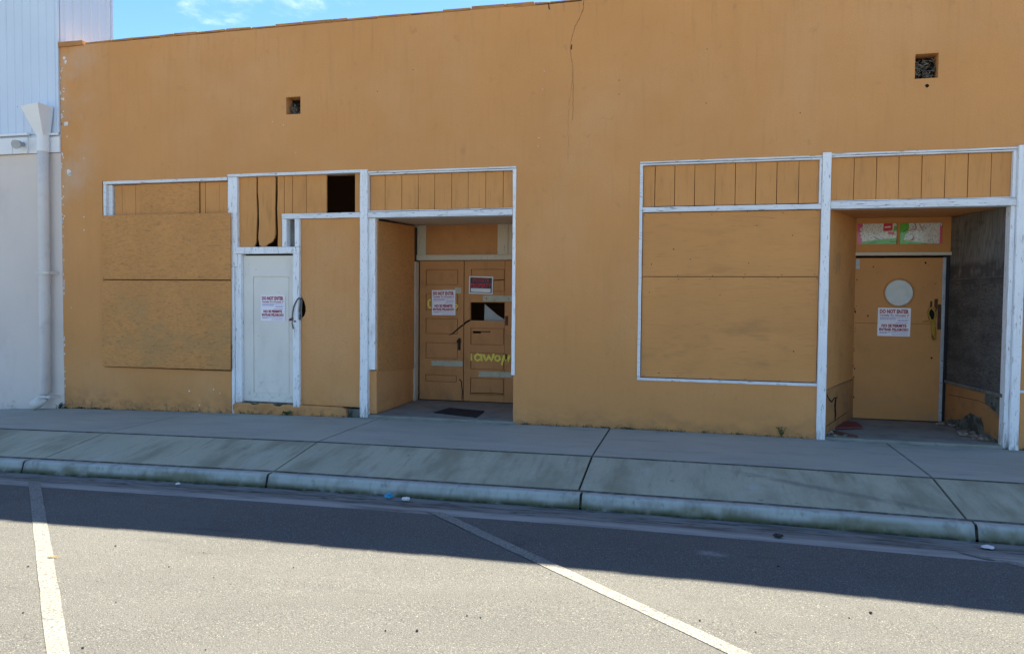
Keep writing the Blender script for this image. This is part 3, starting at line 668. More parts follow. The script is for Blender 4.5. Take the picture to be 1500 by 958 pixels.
# split in the door from the broken panel down to the left leaf; gap between the leaves
mb = MB(); mb.ribbon([(-3.285, 1.262), (-3.36, 1.22), (-3.39, 1.19)], [.03, .028, .026], DY + .006)
mb.ribbon([(-2.93, 1.86), (-2.86, 1.865), (-2.76, 1.87)], .014, DY + .014); mb.ribbon([(-3.27, .15), (-2.9, .16), (-2.76, .155)], .012, DY + .018)
mb.build('crack', 'dark', door2)
mb = MB(); mb.ribbon([(-3.393, 1.19), (-3.47, 1.13), (-3.55, 1.06), (-3.62, 1.025)], [.026, .022, .018, .008], DY - .001)
mb.ribbon(jag([(-3.405, .05), (-3.40, .2), (-3.42, .32), (-3.45, .36)], 4, .006), .016, DY - .001)
mb.build('crack', 'dark', door1)
mb = MB(); mb.prism([(-3.11, 1.2), (-2.70, 1.2), (-2.70, 1.22), (-2.9, 1.34), (-3.06, 1.47), (-3.10, 1.505)], 'Y', 1.72, 1.726); mb.build('inner_panel', 'shard', door2)
# graffiti: yellow strokes
gr = MB()
def gp(x, y): return (-4.21 + (x - 20) / 4.1625 * .010505, 2.265 - (y - 10) / 4.1625 * .01044)
S = lambda pts, w=.032, o=gr, y=DY + .0165: o.ribbon([gp(*p) for p in pts], w, y)
def gq(x, y): return (-3.279 + (586 + x / 3.626 - 690) * .010958, .773 - (352 + y / 3.626 - 516) * .00977)
def G(pts, w=.036, y=DY + .0165): gr.ribbon([gq(*p) for p in pts], [w * random.uniform(.8, 1.15) for _ in pts], y)
G([(379, 602), (378, 622), (380, 642)]); G([(386, 586), (388, 594)], .03)
G([(428, 612), (412, 604), (400, 616), (401, 634), (413, 642), (427, 632)], .032); G([(431, 602), (432, 622), (436, 643)], .032)
G([(444, 604), (450, 624), (458, 640), (466, 626), (471, 610), (478, 626), (485, 640), (492, 622), (497, 600)], .034)
G([(515, 609), (504, 618), (506, 634), (518, 640), (529, 630), (526, 614), (515, 609)], .032)
G([(538, 662), (544, 636), (551, 606)], .034)
G([(551, 606), (558, 626), (567, 644)], .034, DY + .0068); G([(567, 644), (573, 624), (580, 604)], .034, DY + .0068)
gr.build('graffiti', 'graffiti', door2)
gr = MB()
S([(134, 288), (120, 298), (118, 320), (126, 340), (138, 336)], .024, gr, DY + .0085); S([(282, 320), (296, 318), (308, 326), (300, 338), (284, 336)], .02, gr, DY + .0085)
gr.build('graffiti', 'graffiti', door1)
# ---- right boarded window
frame('window_frame', [(-.662, -.626, -.014, .1, .604, 3.212), (-.662, 1.40, -.020, .1, 3.236, 3.256), (-.662, 1.40, -.010, .1, 3.212, 3.230), (-.624, 1.40, -.016, .1, 2.656, 2.706), (-.624, 1.40, -.022, .1, 2.646, 2.6555),
                       (-.624, 1.40, -.014, .1, .604, .636)], 'white_h', .005)
MB().box(1.376, 1.40, -.004, .1, 2.71, 3.212).build('post', 'white_v', B, bevel=.004)
boards([-.624, -.483, -.25, -.016, .219, .451, .683, .916, 1.156, 1.376], 2.708, 3.212, .03)
mb = MB(); mb.box(-.619, 1.395, .018, .036, 1.874, 2.638); mb.build('plywood_board', 'ply', B, bevel=.002)
mb = MB(); mb.hexa([(-.619, .026, .645), (1.394, .026, .645), (-.619, .044, .645), (1.394, .044, .645), (-.618, .020, 1.867), (1.395, .024, 1.867), (-.618, .038, 1.867), (1.395, .042, 1.867)])
pb = mb.build('plywood_board', 'ply', B, bevel=.002)
mb = MB()
for (a, b) in [(-.05, 2.08), (1.10, 2.35), (.70, 2.47), (-.51, 2.02), (-.25, 2.2), (.62, 2.03), (.3, 1.65), (-.53, 1.68), (1.14, 1.0), (-.4, .7)]: mb.blob((a, b), random.uniform(.004, .009), 9, .0165, jag=.25)
mb.build('nail_hole', 'dark', B)
sc = MB()
for (x0, x1, z0, z1, yy, rows) in [(-.60, 1.37, .66, 1.85, .0185, 2), (-.60, 1.37, 1.89, 2.62, .0168, 2), (-8.40, -6.32, .58, 1.79, -.051, 2), (-8.40, -6.32, 1.85, 2.72, -.0462, 2)]:
    for i in range(6):
        for zz in (z0, z1): sc.blob((x0 + (x1 - x0) * i / 5 + random.uniform(-.03, .03), zz + random.uniform(-.012, .012)), .0055, 8, yy - .004, jag=.2)
sc.build('screw_head', 'rust', B)
# ---- right entry
frame('post', [(1.402, 1.496, -.034, .12, -.02, 3.285)], 'white_v', .008)
frame('post', [(3.372, 3.462, -.05, .12, -.02, 3.285)], 'white_v', .008)
frame('post', [(3.325, 3.37, -.01, .12, -.01, 2.642)], 'white_v', .006)
frame('rail', [(1.498, 3.37, -.020, .1, 3.252, 3.272), (1.498, 3.37, -.010, .1, 3.230, 3.246)], 'white_h', .004)
MB().box(3.337, 3.37, -.004, .1, 2.735, 3.23).build('post', 'white_v', B, bevel=.004)
frame('header', [(1.498, 3.37, -.026, .12, 2.668, 2.724), (1.498, 3.37, -.032, .12, 2.644, 2.667), (1.498, 3.37, .0, .12, 2.730, 2.739)], 'white_h', .004)
boards([1.498, 1.75, 1.985, 2.216, 2.451, 2.685, 2.914, 3.142, 3.337], 2.734, 3.23, .035)
MB().hexa([(1.44, .10, 2.652), (3.42, .10, 2.652), (1.44, 1.75, 2.70), (3.42, 1.75, 2.70),
           (1.44, .10, 2.70), (3.42, .10, 2.70), (1.44, 1.75, 2.75), (3.42, 1.75, 2.75)]).build('entry_ceiling', 'board', B)
MB().box(1.44, 3.42, -.006, 1.60, -.3, .016).build('entry_floor', 'entry_conc', B, bevel=.006)
A0, A1 = (1.50, .045), (2.085, 1.545)
mb = MB(); mb.strip(A0, A1, .56, 2.68, 0, .05); mb.build('plywood_board', 'ply', B)
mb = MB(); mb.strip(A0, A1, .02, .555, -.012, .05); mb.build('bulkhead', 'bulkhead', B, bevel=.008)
La = math.hypot(A1[0] - A0[0], A1[1] - A0[1]); ux, uy = (A1[0] - A0[0]) / La, (A1[1] - A0[1]) / La
fl = lambda n: (lambda u, z: (A0[0] + ux * u + uy * n, A0[1] + uy * u - ux * n, z))
mb = MB()
mb.ribbon(jag([(.02, .50), (.16, .43), (.30, .39), (.42, .42), (.62, .41)], 4, .012), [.03, .03, .022, .02, .03, .026, .02, .022, .02, .03, .03, .02, .016, .016, .014, .012, .012][:17], 0, fr=fl(.0145))
mb.ribbon(jag([(.50, .41), (.49, .30), (.52, .2), (.50, .13)], 4, .01), [.10, .10, .09, .10, .09, .08, .085, .08, .075, .07, .06, .05, .03], 0, fr=fl(.014))
mb.ribbon(jag([(.02, .13), (.5, .14), (1.2, .15)], 5, .006), .010, 0, fr=fl(.014))
mb.build('crack', 'dark', B)
C0, C1 = (3.355, .05), (3.217, 1.545)
mb = MB(); mb.strip(C1, C0, 1.872, 2.68, 0, .05); mb.build('plywood_board', 'grayply', B, bevel=.002)['label'] = 'bare gray plywood sheet with dark grain'
mb = MB(); mb.strip(C1, C0, .585, 1.868, -.006, .05); mb.build('plywood_board', 'darkply', B, bevel=.002)['label'] = 'dark bare plywood sheet, weathered'
mb = MB(); mb.strip(C1, C0, .54, .582, -.03, .05); mb.build('ledge', 'grayply', B, bevel=.005)
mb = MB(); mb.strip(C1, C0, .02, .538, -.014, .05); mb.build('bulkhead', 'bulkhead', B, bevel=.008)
Lc = math.hypot(C1[0] - C0[0], C1[1] - C0[1]); vx, vy = (C1[0] - C0[0]) / Lc, (C1[1] - C0[1]) / Lc
fr_ = lambda n: (lambda u, z: (C0[0] + vx * u - vy * n, C0[1] + vy * u + vx * n, z))
mb = MB(); f2 = fr_(.0165)
for poly in ([(.03, .53), (.42, .535), (.44, .46), (.40, .42), (.22, .37), (.10, .335), (.03, .325)],
             [(.05, .02), (.06, .045), (.30, .075), (.42, .09), (.44, .17), (.50, .235), (.47, .245), (.62, .24), (.78, .255), (.88, .21), (.98, .15), (1.15, .115), (1.38, .08), (1.42, .02)]):
    mb.add([f2(*p) for p in poly], [tuple(range(len(poly)))])
mb.build('broken_plaster', 'lath', B)
mb = MB(); mb.ribbon(jag([(.06, .40), (.6, .43), (1.4, .40)], 6, .006), .006, 0, fr=fr_(.0155)); mb.build('crack', 'dark', B)
# door wall at the back of the right entry
EY = 1.54
MB().box(2.045, 3.235, EY - .03, EY + .08, 2.196, 2.242, j=.002).build('lintel', 'cream', B, bevel=.005)
mb = MB().sheet(2.05, 3.225, 2.243, 2.72, EY + .002, .05, [(2.10, 2.582, 2.348, 2.622, None), (2.614, 3.117, 2.348, 2.622, None)])
tf = mb.build('transom_frame', 'door_orange', B, bevel=.005)
MB().box(2.10, 2.582, EY + .02, EY + .024, 2.348, 2.622).build('pane', 'glass', tf)
MB().box(2.614, 3.117, EY + .02, EY + .024, 2.348, 2.622).build('pane', 'glass', tf)
for bx_ in ((2.05, 2.074, EY + .02, EY + .10, .02, 2.19), (3.172, 3.225, EY + .03, EY + .10, .02, 2.19)): MB().box(*bx_).build('door_frame', 'black_sign', B)
PX, PZ, PR, q = 2.624, 1.708, .172, .21
dm = MB().sheet(2.078, 3.17, 1.305, 2.165, EY, .045, [(PX - q, PX + q, PZ - q, PZ + q, None)])
n = 48; ring = []; sq = []
for k in range(n):
    a = 2 * math.pi * k / n; c_, s_ = math.cos(a), math.sin(a); m_ = max(abs(c_), abs(s_))
    ring.append((PX + PR * c_, EY, PZ + PR * s_)); sq.append((PX + q * c_ / m_, EY, PZ + q * s_ / m_))
back = [(x, EY + .045, z) for x, y, z in ring]
dm.add(ring + sq + back, [(k, (k + 1) % n, n + (k + 1) % n, n + k) for k in range(n)] + [(k, 2 * n + k, 2 * n + (k + 1) % n, (k + 1) % n) for k in range(n)])
fd = dm.build('flush_door', 'door_orange', B)
MB().box(2.080, 3.168, EY + .001, EY + .046, .03, 1.302).build('lower_sheet', 'door_orange', fd, bevel=.002)
mb = MB(); mb.tube([(PX + (PR + .010) * math.cos(2 * math.pi * k / 48), EY - .002, PZ + (PR + .010) * math.sin(2 * math.pi * k / 48)) for k in range(48)], .011, 8, closed=True)
ph = mb.build('porthole', 'door_brown', fd, smooth=True)
mb = MB(); mb.prism([(PX + PR * 1.01 * math.cos(2 * math.pi * k / 48), PZ + PR * 1.01 * math.sin(2 * math.pi * k / 48)) for k in range(48)], 'Y', EY + .025, EY + .031); mb.build('pane', 'port', ph)
mb = MB(); mb.box(3.128, 3.168, EY - .012, EY - .0005, .03, 2.17, j=.002); mb.build('metal_edge', 'galv', fd, bevel=.003)
for bx_, jj in (((3.085, 3.126, EY - .016, EY - .0005, 1.235, 1.56), .002), ((3.045, 3.083, EY - .01, EY - .0005, 1.50, 1.63), .006), ((2.995, 3.015, EY - .012, EY - .0005, 1.50, 1.60), .004)): MB().box(*bx_, j=jj).build('lock_plate', 'rust', fd, bevel=.003)
mb = MB()
mb.blob((3.012, 1.42), .05, 12, EY - .0012, jag=.2, asp=(.8, 1.3))
for i in range(16): mb.blob((random.uniform(2.9, 3.11), random.uniform(1.0, 2.0)), random.uniform(.003, .007), 8, EY - .0011, jag=.4)
for i in range(16): mb.blob((random.uniform(2.085, 2.105), random.uniform(.3, 2.1)), random.uniform(.003, .009), 8, EY - .0011, jag=.4, asp=(1, 1.8))
mb.blob((2.93, 2.10), .013, 9, EY - .0011, jag=.6); mb.blob((2.30, 2.05), .009, 9, EY - .0011); mb.blob((2.25, 1.40), .011, 9, EY - .0011); mb.blob((3.03, .86), .013, 9, EY - .0011, jag=.5)
mb.build('nail_hole', 'dark', fd)
MB().box(2.085, 2.135, EY - .006, EY - .0005, 2.02, 2.15, j=.003).build('hinge', 'galv', fd, bevel=.002)
# ---- window beyond the right entry
frame('window_frame', [(5.56, 5.60, -.014, .1, .604, 3.212), (3.464, 5.60, -.018, .1, 3.214, 3.254), (3.464, 5.558, -.016, .1, 2.648, 2.706), (3.464, 5.558, -.014, .1, .604, .636)], 'white_h', .005)
boards([3.464, 3.70, 3.93, 4.17, 4.4, 4.63, 4.86, 5.1, 5.33, 5.558], 2.708, 3.212, .03)
MB().box(3.464, 5.558, .018, .036, 1.872, 2.646).build('plywood_board', 'ply', B, bevel=.002)
MB().box(3.464, 5.558, .020, .038, .638, 1.868).build('plywood_board', 'ply', B, bevel=.002)

# ================================================================== NEIGHBOUR BUILDING (left)
N = thing('metal_building', 'taller pale building of gray stucco below and white metal siding above', 'building', (-13, 0, -.3))
mb = MB(); mb.box(-18, -9.172, .005, 9, -.8, 3.70); mb.build('stucco_wall', 'ltstucco', N, bevel=.01)
def corr(pts0, d, nrm, length, z0, z1, pitch=.147, dep=.011):
    out = MB(); P = []; u = 0
    prof = [(0, 0), (.40, 0), (.48, 1), (.62, 1), (.70, 0)]
    cnt = int(length / pitch)
    for i in range(cnt + 1):
        for (t, h) in prof:
            uu = (i + t) * pitch
            if uu > length: continue
            P.append((pts0[0] + d[0] * uu + nrm[0] * h * dep, pts0[1] + d[1] * uu + nrm[1] * h * dep))
    k = len(P)
    out.add([(x, y, z0) for x, y in P] + [(x, y, z1) for x, y in P], [(i, i + 1, k + i + 1, k + i) for i in range(k - 1)])
    return out
corr((-9.172, -.004), (-1, 0), (0, -1), 8.8, 3.99, 7.4).build('metal_siding', 'metal_white', N)
corr((-9.168, .02), (0, 1), (1, 0), .98, 3.9, 7.4, .165, .02).build('metal_siding', 'metal_white', N)
mb = MB(); mb.box(-18, -9.176, .012, .995, 3.71, 7.39); mb.build('upper_wall', 'metal_white', N)
mb = MB(); mb.box(-9.20, -9.165, -.03, -.002, 3.99, 7.4); mb.box(-9.17, -9.135, .99, 1.02, 3.9, 7.4); mb.build('corner_trim', 'metal_white', N)
mb = MB(); mb.box(-18, -9.168, -.022, .004, 3.702, 3.93, j=0); mb.build('fascia', 'fascia', N)
mb = MB(); mb.box(-18, -9.72, -.058, -.023, 3.70, 3.935, j=.001); mb.box(-18, -9.70, -.075, -.024, 3.965, 4.0); mb.box(-9.42, -9.17, -.045, -.024, 3.95, 3.985); mb.box(-10.02, -9.985, -.066, -.0585, 3.70, 3.935)
mb.build('fascia', 'fascia', N, bevel=.004)
hd = MB()   # conductor head: flared box, wider at the top
hd.hexa([(-9.44, -.165, 3.93), (-9.315, -.165, 3.93), (-9.44, -.03, 3.95), (-9.315, -.03, 3.95), (-9.575, -.30, 4.33), (-9.262, -.30, 4.365), (-9.60, -.03, 4.33), (-9.254, -.03, 4.365)])
hdo = hd.build('conductor_head', 'fascia', N, bevel=.004)
dp = MB(); dp.tube([(-9.385, -.10, 3.93), (-9.39, -.10, 3.0), (-9.40, -.10, 1.5), (-9.415, -.10, .12), (-9.43, -.115, .05), (-9.50, -.16, -.03), (-9.56, -.19, -.065)], .075, 16)
dpo = dp.build('downspout', 'pipe', N, smooth=True)
mb = MB(); mb.tube([(-9.385, -.10, 3.70), (-9.383, -.10, 3.94)], .082, 16); mb.build('collar', 'fascia', dpo, smooth=False)
mb = MB(); mb.box(-9.485, -9.25, -.188, -.178, 1.895, 1.93); mb.box(-9.26, -9.235, -.183, .004, 1.895, 1.93); mb.build('bracket', 'pipe', dpo)
mb = MB(); mb.box(-9.50, -9.265, -.188, -.178, .06, .09); mb.box(-9.275, -9.25, -.183, .004, .06, .09); mb.build('bracket', 'pipe', dpo)
fl2 = MB(); fl2.tube([(-9.78, -.06, 3.83), (-9.78, -.11, 3.82)], [.035, .03], 12); fl2.tube([(-9.80, -.10, 3.84), (-9.77, -.18, 3.81), (-9.755, -.215, 3.80)], [.035, .062, .066], 14)
fl2.build('floodlight', 'galv', N)

# ================================================================== SIGNS AND NOTICES
def text_mesh(body, x0, x1, z0, z1, bold=.012, shear=0):
    cu = bpy.data.curves.new('t', 'FONT'); cu.body = body; cu.size = 1; cu.offset = bold; cu.resolution_u = 2
    ob = bpy.data.objects.new('t', cu); col.objects.link(ob)
    dg = bpy.context.evaluated_depsgraph_get(); me = bpy.data.meshes.new_from_object(ob.evaluated_get(dg))
    xs = [v.co.x for v in me.vertices]; ys_ = [v.co.y for v in me.vertices]
    a, b, c_, d_ = min(xs), max(xs), min(ys_), max(ys_)
    V = [(x0 + (v.co.x - a) / (b - a) * (x1 - x0), z0 + (v.co.y - c_) / (d_ - c_) * (z1 - z0)) for v in me.vertices]
    F = [tuple(p.vertices) for p in me.polygons]
    bpy.data.objects.remove(ob); bpy.data.curves.remove(cu); bpy.data.meshes.remove(me)
    return V, F
def put_text(mb, body, x0, x1, z0, z1, y, bold=.012, mi=0):
    V, F = text_mesh(body, x0, x1, z0, z1, bold); mb.add([(x, y, z) for x, z in V], F, mi)

W, H = .378, .362
def make_notice(loc, label):
    t = thing('paper_notice', label, 'notice', loc, 'do not enter notices taped to the doors')
    mb = MB(); nx_, nz_ = 8, 8     # sheet of paper with a little curl, centred on the thing
    P = []
    for k in range(nz_ + 1):
        for i in range(nx_ + 1):
            u, v = i / nx_, k / nz_
            P.append((loc[0] + (u - .5) * W, loc[1] - .002 - .003 * (math.sin(u * 5 + v * 3) * .5 + .5) * (abs(u - .5) + abs(v - .5)), loc[2] + (v - .5) * H))
    mb.add(P, [(k * 9 + i, k * 9 + i + 1, k * 9 + i + 10, k * 9 + i + 9) for k in range(8) for i in range(8)])
    mb.build('sheet', 'paper', t, smooth=True)
    X = lambda u: loc[0] + (u - .5) * W
    Z = lambda v: loc[2] + (.5 - v) * H
    Y = loc[1] - .0065
    lt = MB()
    put_text(lt, 'DO NOT ENTER', X(.055), X(.935), Z(.20), Z(.055), Y, .04)
    put_text(lt, 'Unsafe To Occupy !!', X(.06), X(.94), Z(.30), Z(.235), Y, .04)
    put_text(lt, 'NO SE PERMITE', X(.12), X(.88), Z(.685), Z(.575), Y, .04)
    put_text(lt, 'ENTRAR PELIGROSO', X(.055), X(.945), Z(.815), Z(.715), Y, .04)
    lt.build('lettering', 'red_ink', t)
    sp = MB()
    for (v, u0, u1) in [(.335, .07, .92), (.37, .07, .56), (.405, .07, .55), (.42, .6, .94), (.455, .62, .92), (.525, .55, .92), (.86, .07, .93), (.89, .07, .3), (.935, .45, .94)]:
        u = u0
        while u < u1:
            w = min(random.uniform(.02, .075), u1 - u)
            sp.add([(X(u), Y, Z(v + .012)), (X(u + w), Y, Z(v + .012)), (X(u + w), Y, Z(v - .006)), (X(u), Y, Z(v - .006))], [(0, 1, 2, 3)])
            u += w + .013
    sp.build('small_print', 'blue_ink', t)
    return t
n1 = make_notice((-5.686, .052, 1.431), 'red and white do not enter notice on the plain off-white door')
def dup(root, loc, label):
    r = root.copy(); col.objects.link(r); r.location = loc; r['label'] = label
    for c_ in list(root.children):
        d_ = c_.copy(); col.objects.link(d_); d_.parent = r
    return r
n2 = dup(n1, (-3.709, DY, 1.519), 'red and white do not enter notice on the brown double doors beside the black sign')
n3 = dup(n1, (2.569, EY, 1.322), 'red and white do not enter notice below the round porthole of the orange door')
n2.scale = (1, 1, 1.05); n3.scale = (1.05, 1, 1.03); n2.rotation_euler.y = R(-.6); n3.rotation_euler.y = R(.4)

sl = (-3.12, DY + .008, 1.787)
s = thing('warning_sign', 'small black and red private property sign in white border on brown door', 'sign', sl)
s.rotation_euler.y = R(1.5)
mb = MB(); mb.box(sl[0] - .188, sl[0] + .188, sl[1] - .006, sl[1] - .002, sl[2] - .132, sl[2] + .132); mb.build('border', 'sign_white', s, bevel=.002)
mb = MB(); mb.box(sl[0] - .170, sl[0] + .170, sl[1] - .0075, sl[1] - .0062, sl[2] - .114, sl[2] + .114); mb.build('face', 'black_sign', s)
mb = MB(); mb.box(sl[0] - .155, sl[0] + .155, sl[1] - .009, sl[1] - .0078, sl[2] - .104, sl[2] - .048); mb.build('blank_panel', 'sign_white', s)
mb = MB(); put_text(mb, 'PRIVATE', sl[0] - .128, sl[0] + .128, sl[2] + .042, sl[2] + .100, sl[1] - .009, .012)
put_text(mb, 'PROPERTY', sl[0] - .162, sl[0] + .162, sl[2] - .036, sl[2] + .030, sl[1] - .009, .045)
mb.build('lettering', 'red_sign', s)

# prints behind the transom panes
def poster(x0, x1, y, label, polys, lines):
    mb = MB(); mb.box(x0, x1, y, y + .004, 2.335, 2.63)
    yy = y - .001
    for mi, pts in polys:
        mb.add([(x0 + u * (x1 - x0), yy, 2.345 + v * .28) for u, v in pts], [tuple(range(len(pts)))], mi); yy -= .0006
    for mi, pts in lines:
        mb.ribbon([(x0 + u * (x1 - x0), 2.345 + v * .28) for u, v in pts], .008, yy, mi)
    o = mb.build('poster', ['sketch', 'pink', 'green', 'red_print', 'black_sign', 'paper'], loc=((x0 + x1) / 2, y, 2.335), weld=False)
    tag(o, label, 'poster', 'colour prints behind the transom panes'); return o
def rebase(o):
    pass
poster(2.085, 2.59, EY + .035, 'white sketch print with pink left edge and red square in left transom pane',
       [(1, [(0, 0), (.15, 0), (.15, .3), (.10, .34), (.14, .42), (.10, .5), (.09, .56), (.15, .6), (.10, .68), (.09, .76), (.16, .85), (.16, 1), (0, 1)]),
        (2, [(.15, 0), (1, 0), (1, .30), (.6, .24), (.15, .14)]), (3, [(.66, .62), (.88, .66), (.88, 1), (.66, 1)]), (3, [(.76, .50), (.93, .44), (.92, .58), (.78, .6)]),
        (2, [(.90, .60), (.98, .66), (.98, .86), (.91, .86)]), (5, [(.69, .78), (.83, .8), (.83, .86), (.69, .84)])],
       [(4, [(.43, .38), (.56, .22)]), (4, [(.3, .05), (.5, .12)]), (4, [(.82, .13), (.97, .14)])])
poster(2.605, 3.13, EY + .035, 'white sketch print with green left edge and pink right edge in right transom pane',
       [(2, [(0, 0), (.5, 0), (.3, .14), (.12, .22), (.15, .42), (.22, .62), (.24, .8), (.22, 1), (0, 1)]), (2, [(.12, 0), (.75, 0), (.5, .1), (.12, .2)]),
        (1, [(.93, 0), (.99, 0), (.99, .86), (.93, .84)]), (3, [(.22, .14), (.38, .2), (.32, .3), (.28, .22)])],
       [(4, [(.10, .58), (.20, .74)]), (4, [(.36, .98), (.40, .74), (.34, .66)]), (3, [(.46, .96), (.52, .74)]), (4, [(.33, .2), (.35, .4)]), (1, [(.2, .6), (.32, .7), (.4, .68)])])

# ================================================================== SMALL THINGS
mb = MB(); mb.prism([(-3.437, .382), (-2.755, .153), (-2.806, .704), (-3.365, .837)], 'Z', .0185, .030)
tag(mb.build('doormat', 'mat', loc=(-3.09, .5, .018), bevel=.003), 'dark rubber doormat lying on the concrete in front of brown double doors', 'doormat')

# chain looped round the jamb of the white door
ch_ = MB()
pth = []
for k in range(26):
    a = 2 * math.pi * k / 26
    pth.append((-5.29 + .062 * math.cos(a) + .012 * math.sin(a), .03 - .062 * math.sin(a) if False else (-.035 if math.cos(a) < .55 else .02) - .004 * (k % 2), 1.42 + .15 * math.sin(a)))
ctop = [(-5.235, .015, 1.56), (-5.243, -.018, 1.575), (-5.262, -.034, 1.55), (-5.29, -.036, 1.505), (-5.315, -.036, 1.45), (-5.33, -.036, 1.38), (-5.338, -.034, 1.31), (-5.345, -.02, 1.27)]
ch_.tube(ctop, .010, 8)
ch_.tube([(-5.345, -.02, 1.30), (-5.335, -.03, 1.26), (-5.345, -.028, 1.23), (-5.335, -.03, 1.19), (-5.325, -.03, 1.15)], .009, 8, 0)
ch_.tube([(-5.23, .02, 1.56), (-5.245, .024, 1.5), (-5.25, .022, 1.4), (-5.247, .02, 1.33), (-5.24, -.01, 1.28)], .012, 8)
ch_.tube([(-5.30, -.022, 1.255), (-5.30, -.036, 1.255)], .013, 10, 0)
cho = thing('door_chain', 'gray chain looped through the hole beside the off-white door', 'chain', (-5.29, -.03, 1.15))
ch_.build('loop', 'chain', cho, smooth=True)
mb = MB(); mb.hexa([(-5.43, .025, 1.255), (-5.36, .025, 1.27), (-5.43, .05, 1.255), (-5.36, .05, 1.27), (-5.425, .025, 1.285), (-5.355, .025, 1.31), (-5.425, .05, 1.285), (-5.355, .05, 1.31)])
mb.build('padlock', 'lock_red', cho, bevel=.006)

# yellow rope tied through the lock hole of the orange door
rp = MB(); yb = EY - .03
rp.tube([(2.97, yb, 1.46), (2.985, yb - .01, 1.505), (3.03, yb, 1.525), (3.06, yb, 1.50), (3.055, yb, 1.42), (3.035, yb, 1.34), (3.00, yb, 1.36), (2.975, yb, 1.42)], .011, 8, closed=True)
rp.tube([(3.03, yb, 1.35), (3.035, yb, 1.28), (3.045, yb, 1.2), (3.05, yb, 1.10)], [.014, .018, .02, .022], 8)
rp.tube([(3.02, yb, 1.35), (3.02, yb - .008, 1.27), (3.03, yb - .01, 1.18), (3.032, yb - .008, 1.12)], [.012, .013, .014, .016], 8)
rp.tube([(3.03, yb, 1.35), (2.95, yb, 1.34), (2.91, yb, 1.33)], .007, 6)
tag(rp.build('rope', 'rope', loc=(3.03, yb, 1.1), smooth=True), 'frayed yellow rope hanging from the lock hole of the orange door', 'rope')

# nests in the two vent holes
def nest(x0, x1, z0, z1, fill, seed, label):
    rnd = random.Random(seed); mb = MB()
    for i in range(150):
        cx, cz = rnd.uniform(x0 + .01, x1 - .01), z0 + (z1 - z0) * fill * rnd.random() ** .8
        a, L = rnd.uniform(0, math.pi), rnd.uniform(.02, .06); b = rnd.uniform(-.6, .6)
        dx, dz, dy = L * math.cos(a), L * math.sin(a) * .7, L * b * .6
        y = rnd.uniform(.07, .16)
        cl = lambda v, lo, hi: max(lo, min(hi, v))
        mb.tube([(cl(cx - dx, x0 + .004, x1 - .004), y - dy, cl(cz - dz, z0 + .004, z1)), (cx, y - .008, cz), (cl(cx + dx, x0 + .004, x1 - .004), y + dy, cl(cz + dz, z0 + .004, z1))],
                [.002, rnd.uniform(.003, .009), .002], 5, rnd.choice((0, 0, 0, 0, 1, 1)))
    mb.box(x0 + .002, x1 - .002, .17, .20, z0 + .002, z1 - .002, 1)
    return tag(mb.build('nest', ['twig', 'dark', 'litter_white'], loc=((x0 + x1) / 2, .1, z0), weld=False), label, 'nest', 'twig nests stuffed into the vent holes')
nest(-5.442, -5.226, 4.068, 4.299, .62, 3, 'gray twig nest in the square wall hole above the off-white door')
nest(2.342, 2.575, 4.065, 4.335, .82, 5, 'gray twig nest filling the square wall hole above the right entry')

# rubble at the foot of the gray side wall
def chunk(c, r, mat, name, label, cat, group=None, flat=.6, seed=0, n=12):
    rnd = random.Random(seed); bm = bmesh.new(); bmesh.ops.create_icosphere(bm, subdivisions=2, radius=r)
    jg = .38 if 'litter' in mat else .22
    for v in bm.verts:
        v.co *= 1 + rnd.uniform(-jg, jg); v.co.z *= flat; v.co.x *= 1.25
    zmin = min(v.co.z for v in bm.verts)
    for v in bm.verts: v.co.z -= zmin
    me = bpy.data.meshes.new(name); bm.to_mesh(me); bm.free(); me.materials.append(M[mat])
    o = bpy.data.objects.new(name, me); col.objects.link(o); o.location = c; o.rotation_euler.z = rnd.uniform(0, 6.28)
    return tag(o, label, cat, group)
rr = random.Random(11)
for i in range(34):
    t = rr.random(); u = .12 + 1.15 * t
    px = C0[0] + vx * u; py = C0[1] + vy * u
    off = .03 + abs(rr.gauss(0, .07))
    chunk((px - off, py, .017), rr.uniform(.012, .042), 'rubble', 'rubble_chunk', 'broken plaster chunk at the foot of the gray plywood side wall', 'rubble', 'plaster rubble along the right entry wall', .6, i)
for i, (px, py, r) in enumerate([(1.56, .30, .035), (1.60, .22, .03), (1.55, .16, .028), (1.66, .42, .03), (1.72, .62, .022), (1.62, .06, .022), (1.74, .12, .016)]):
    chunk((px, py, .017), r, 'rubble', 'rubble_chunk', 'broken plaster chunk beside the white post left of the right entry', 'rubble', 'plaster rubble at the left of the right entry', .7, 60 + i)
mb = MB(); mb.hexa([(1.69, .52, .03), (2.05, .70, .03), (1.74, .98, .05), (2.06, 1.08, .03), (1.69, .52, .048), (2.05, .70, .048), (1.74, .98, .068), (2.06, 1.08, .048)])
tag(mb.build('red_board', 'red_wood', loc=(1.88, .8, .03), bevel=.003), 'faded red board lying on the floor inside the right entry', 'board')
mb = MB(); mb.hexa([(1.60, .26, .02), (1.86, .06, .02), (1.65, .34, .02), (1.89, .11, .02), (1.62, .27, .055), (1.86, .07, .04), (1.65, .33, .05), (1.88, .105, .036)])
tag(mb.build('wood_offcut', 'brown_wood', loc=(1.74, .2, .02), bevel=.004), 'splintered brown wood offcut on the floor beside the white post', 'wood scrap')

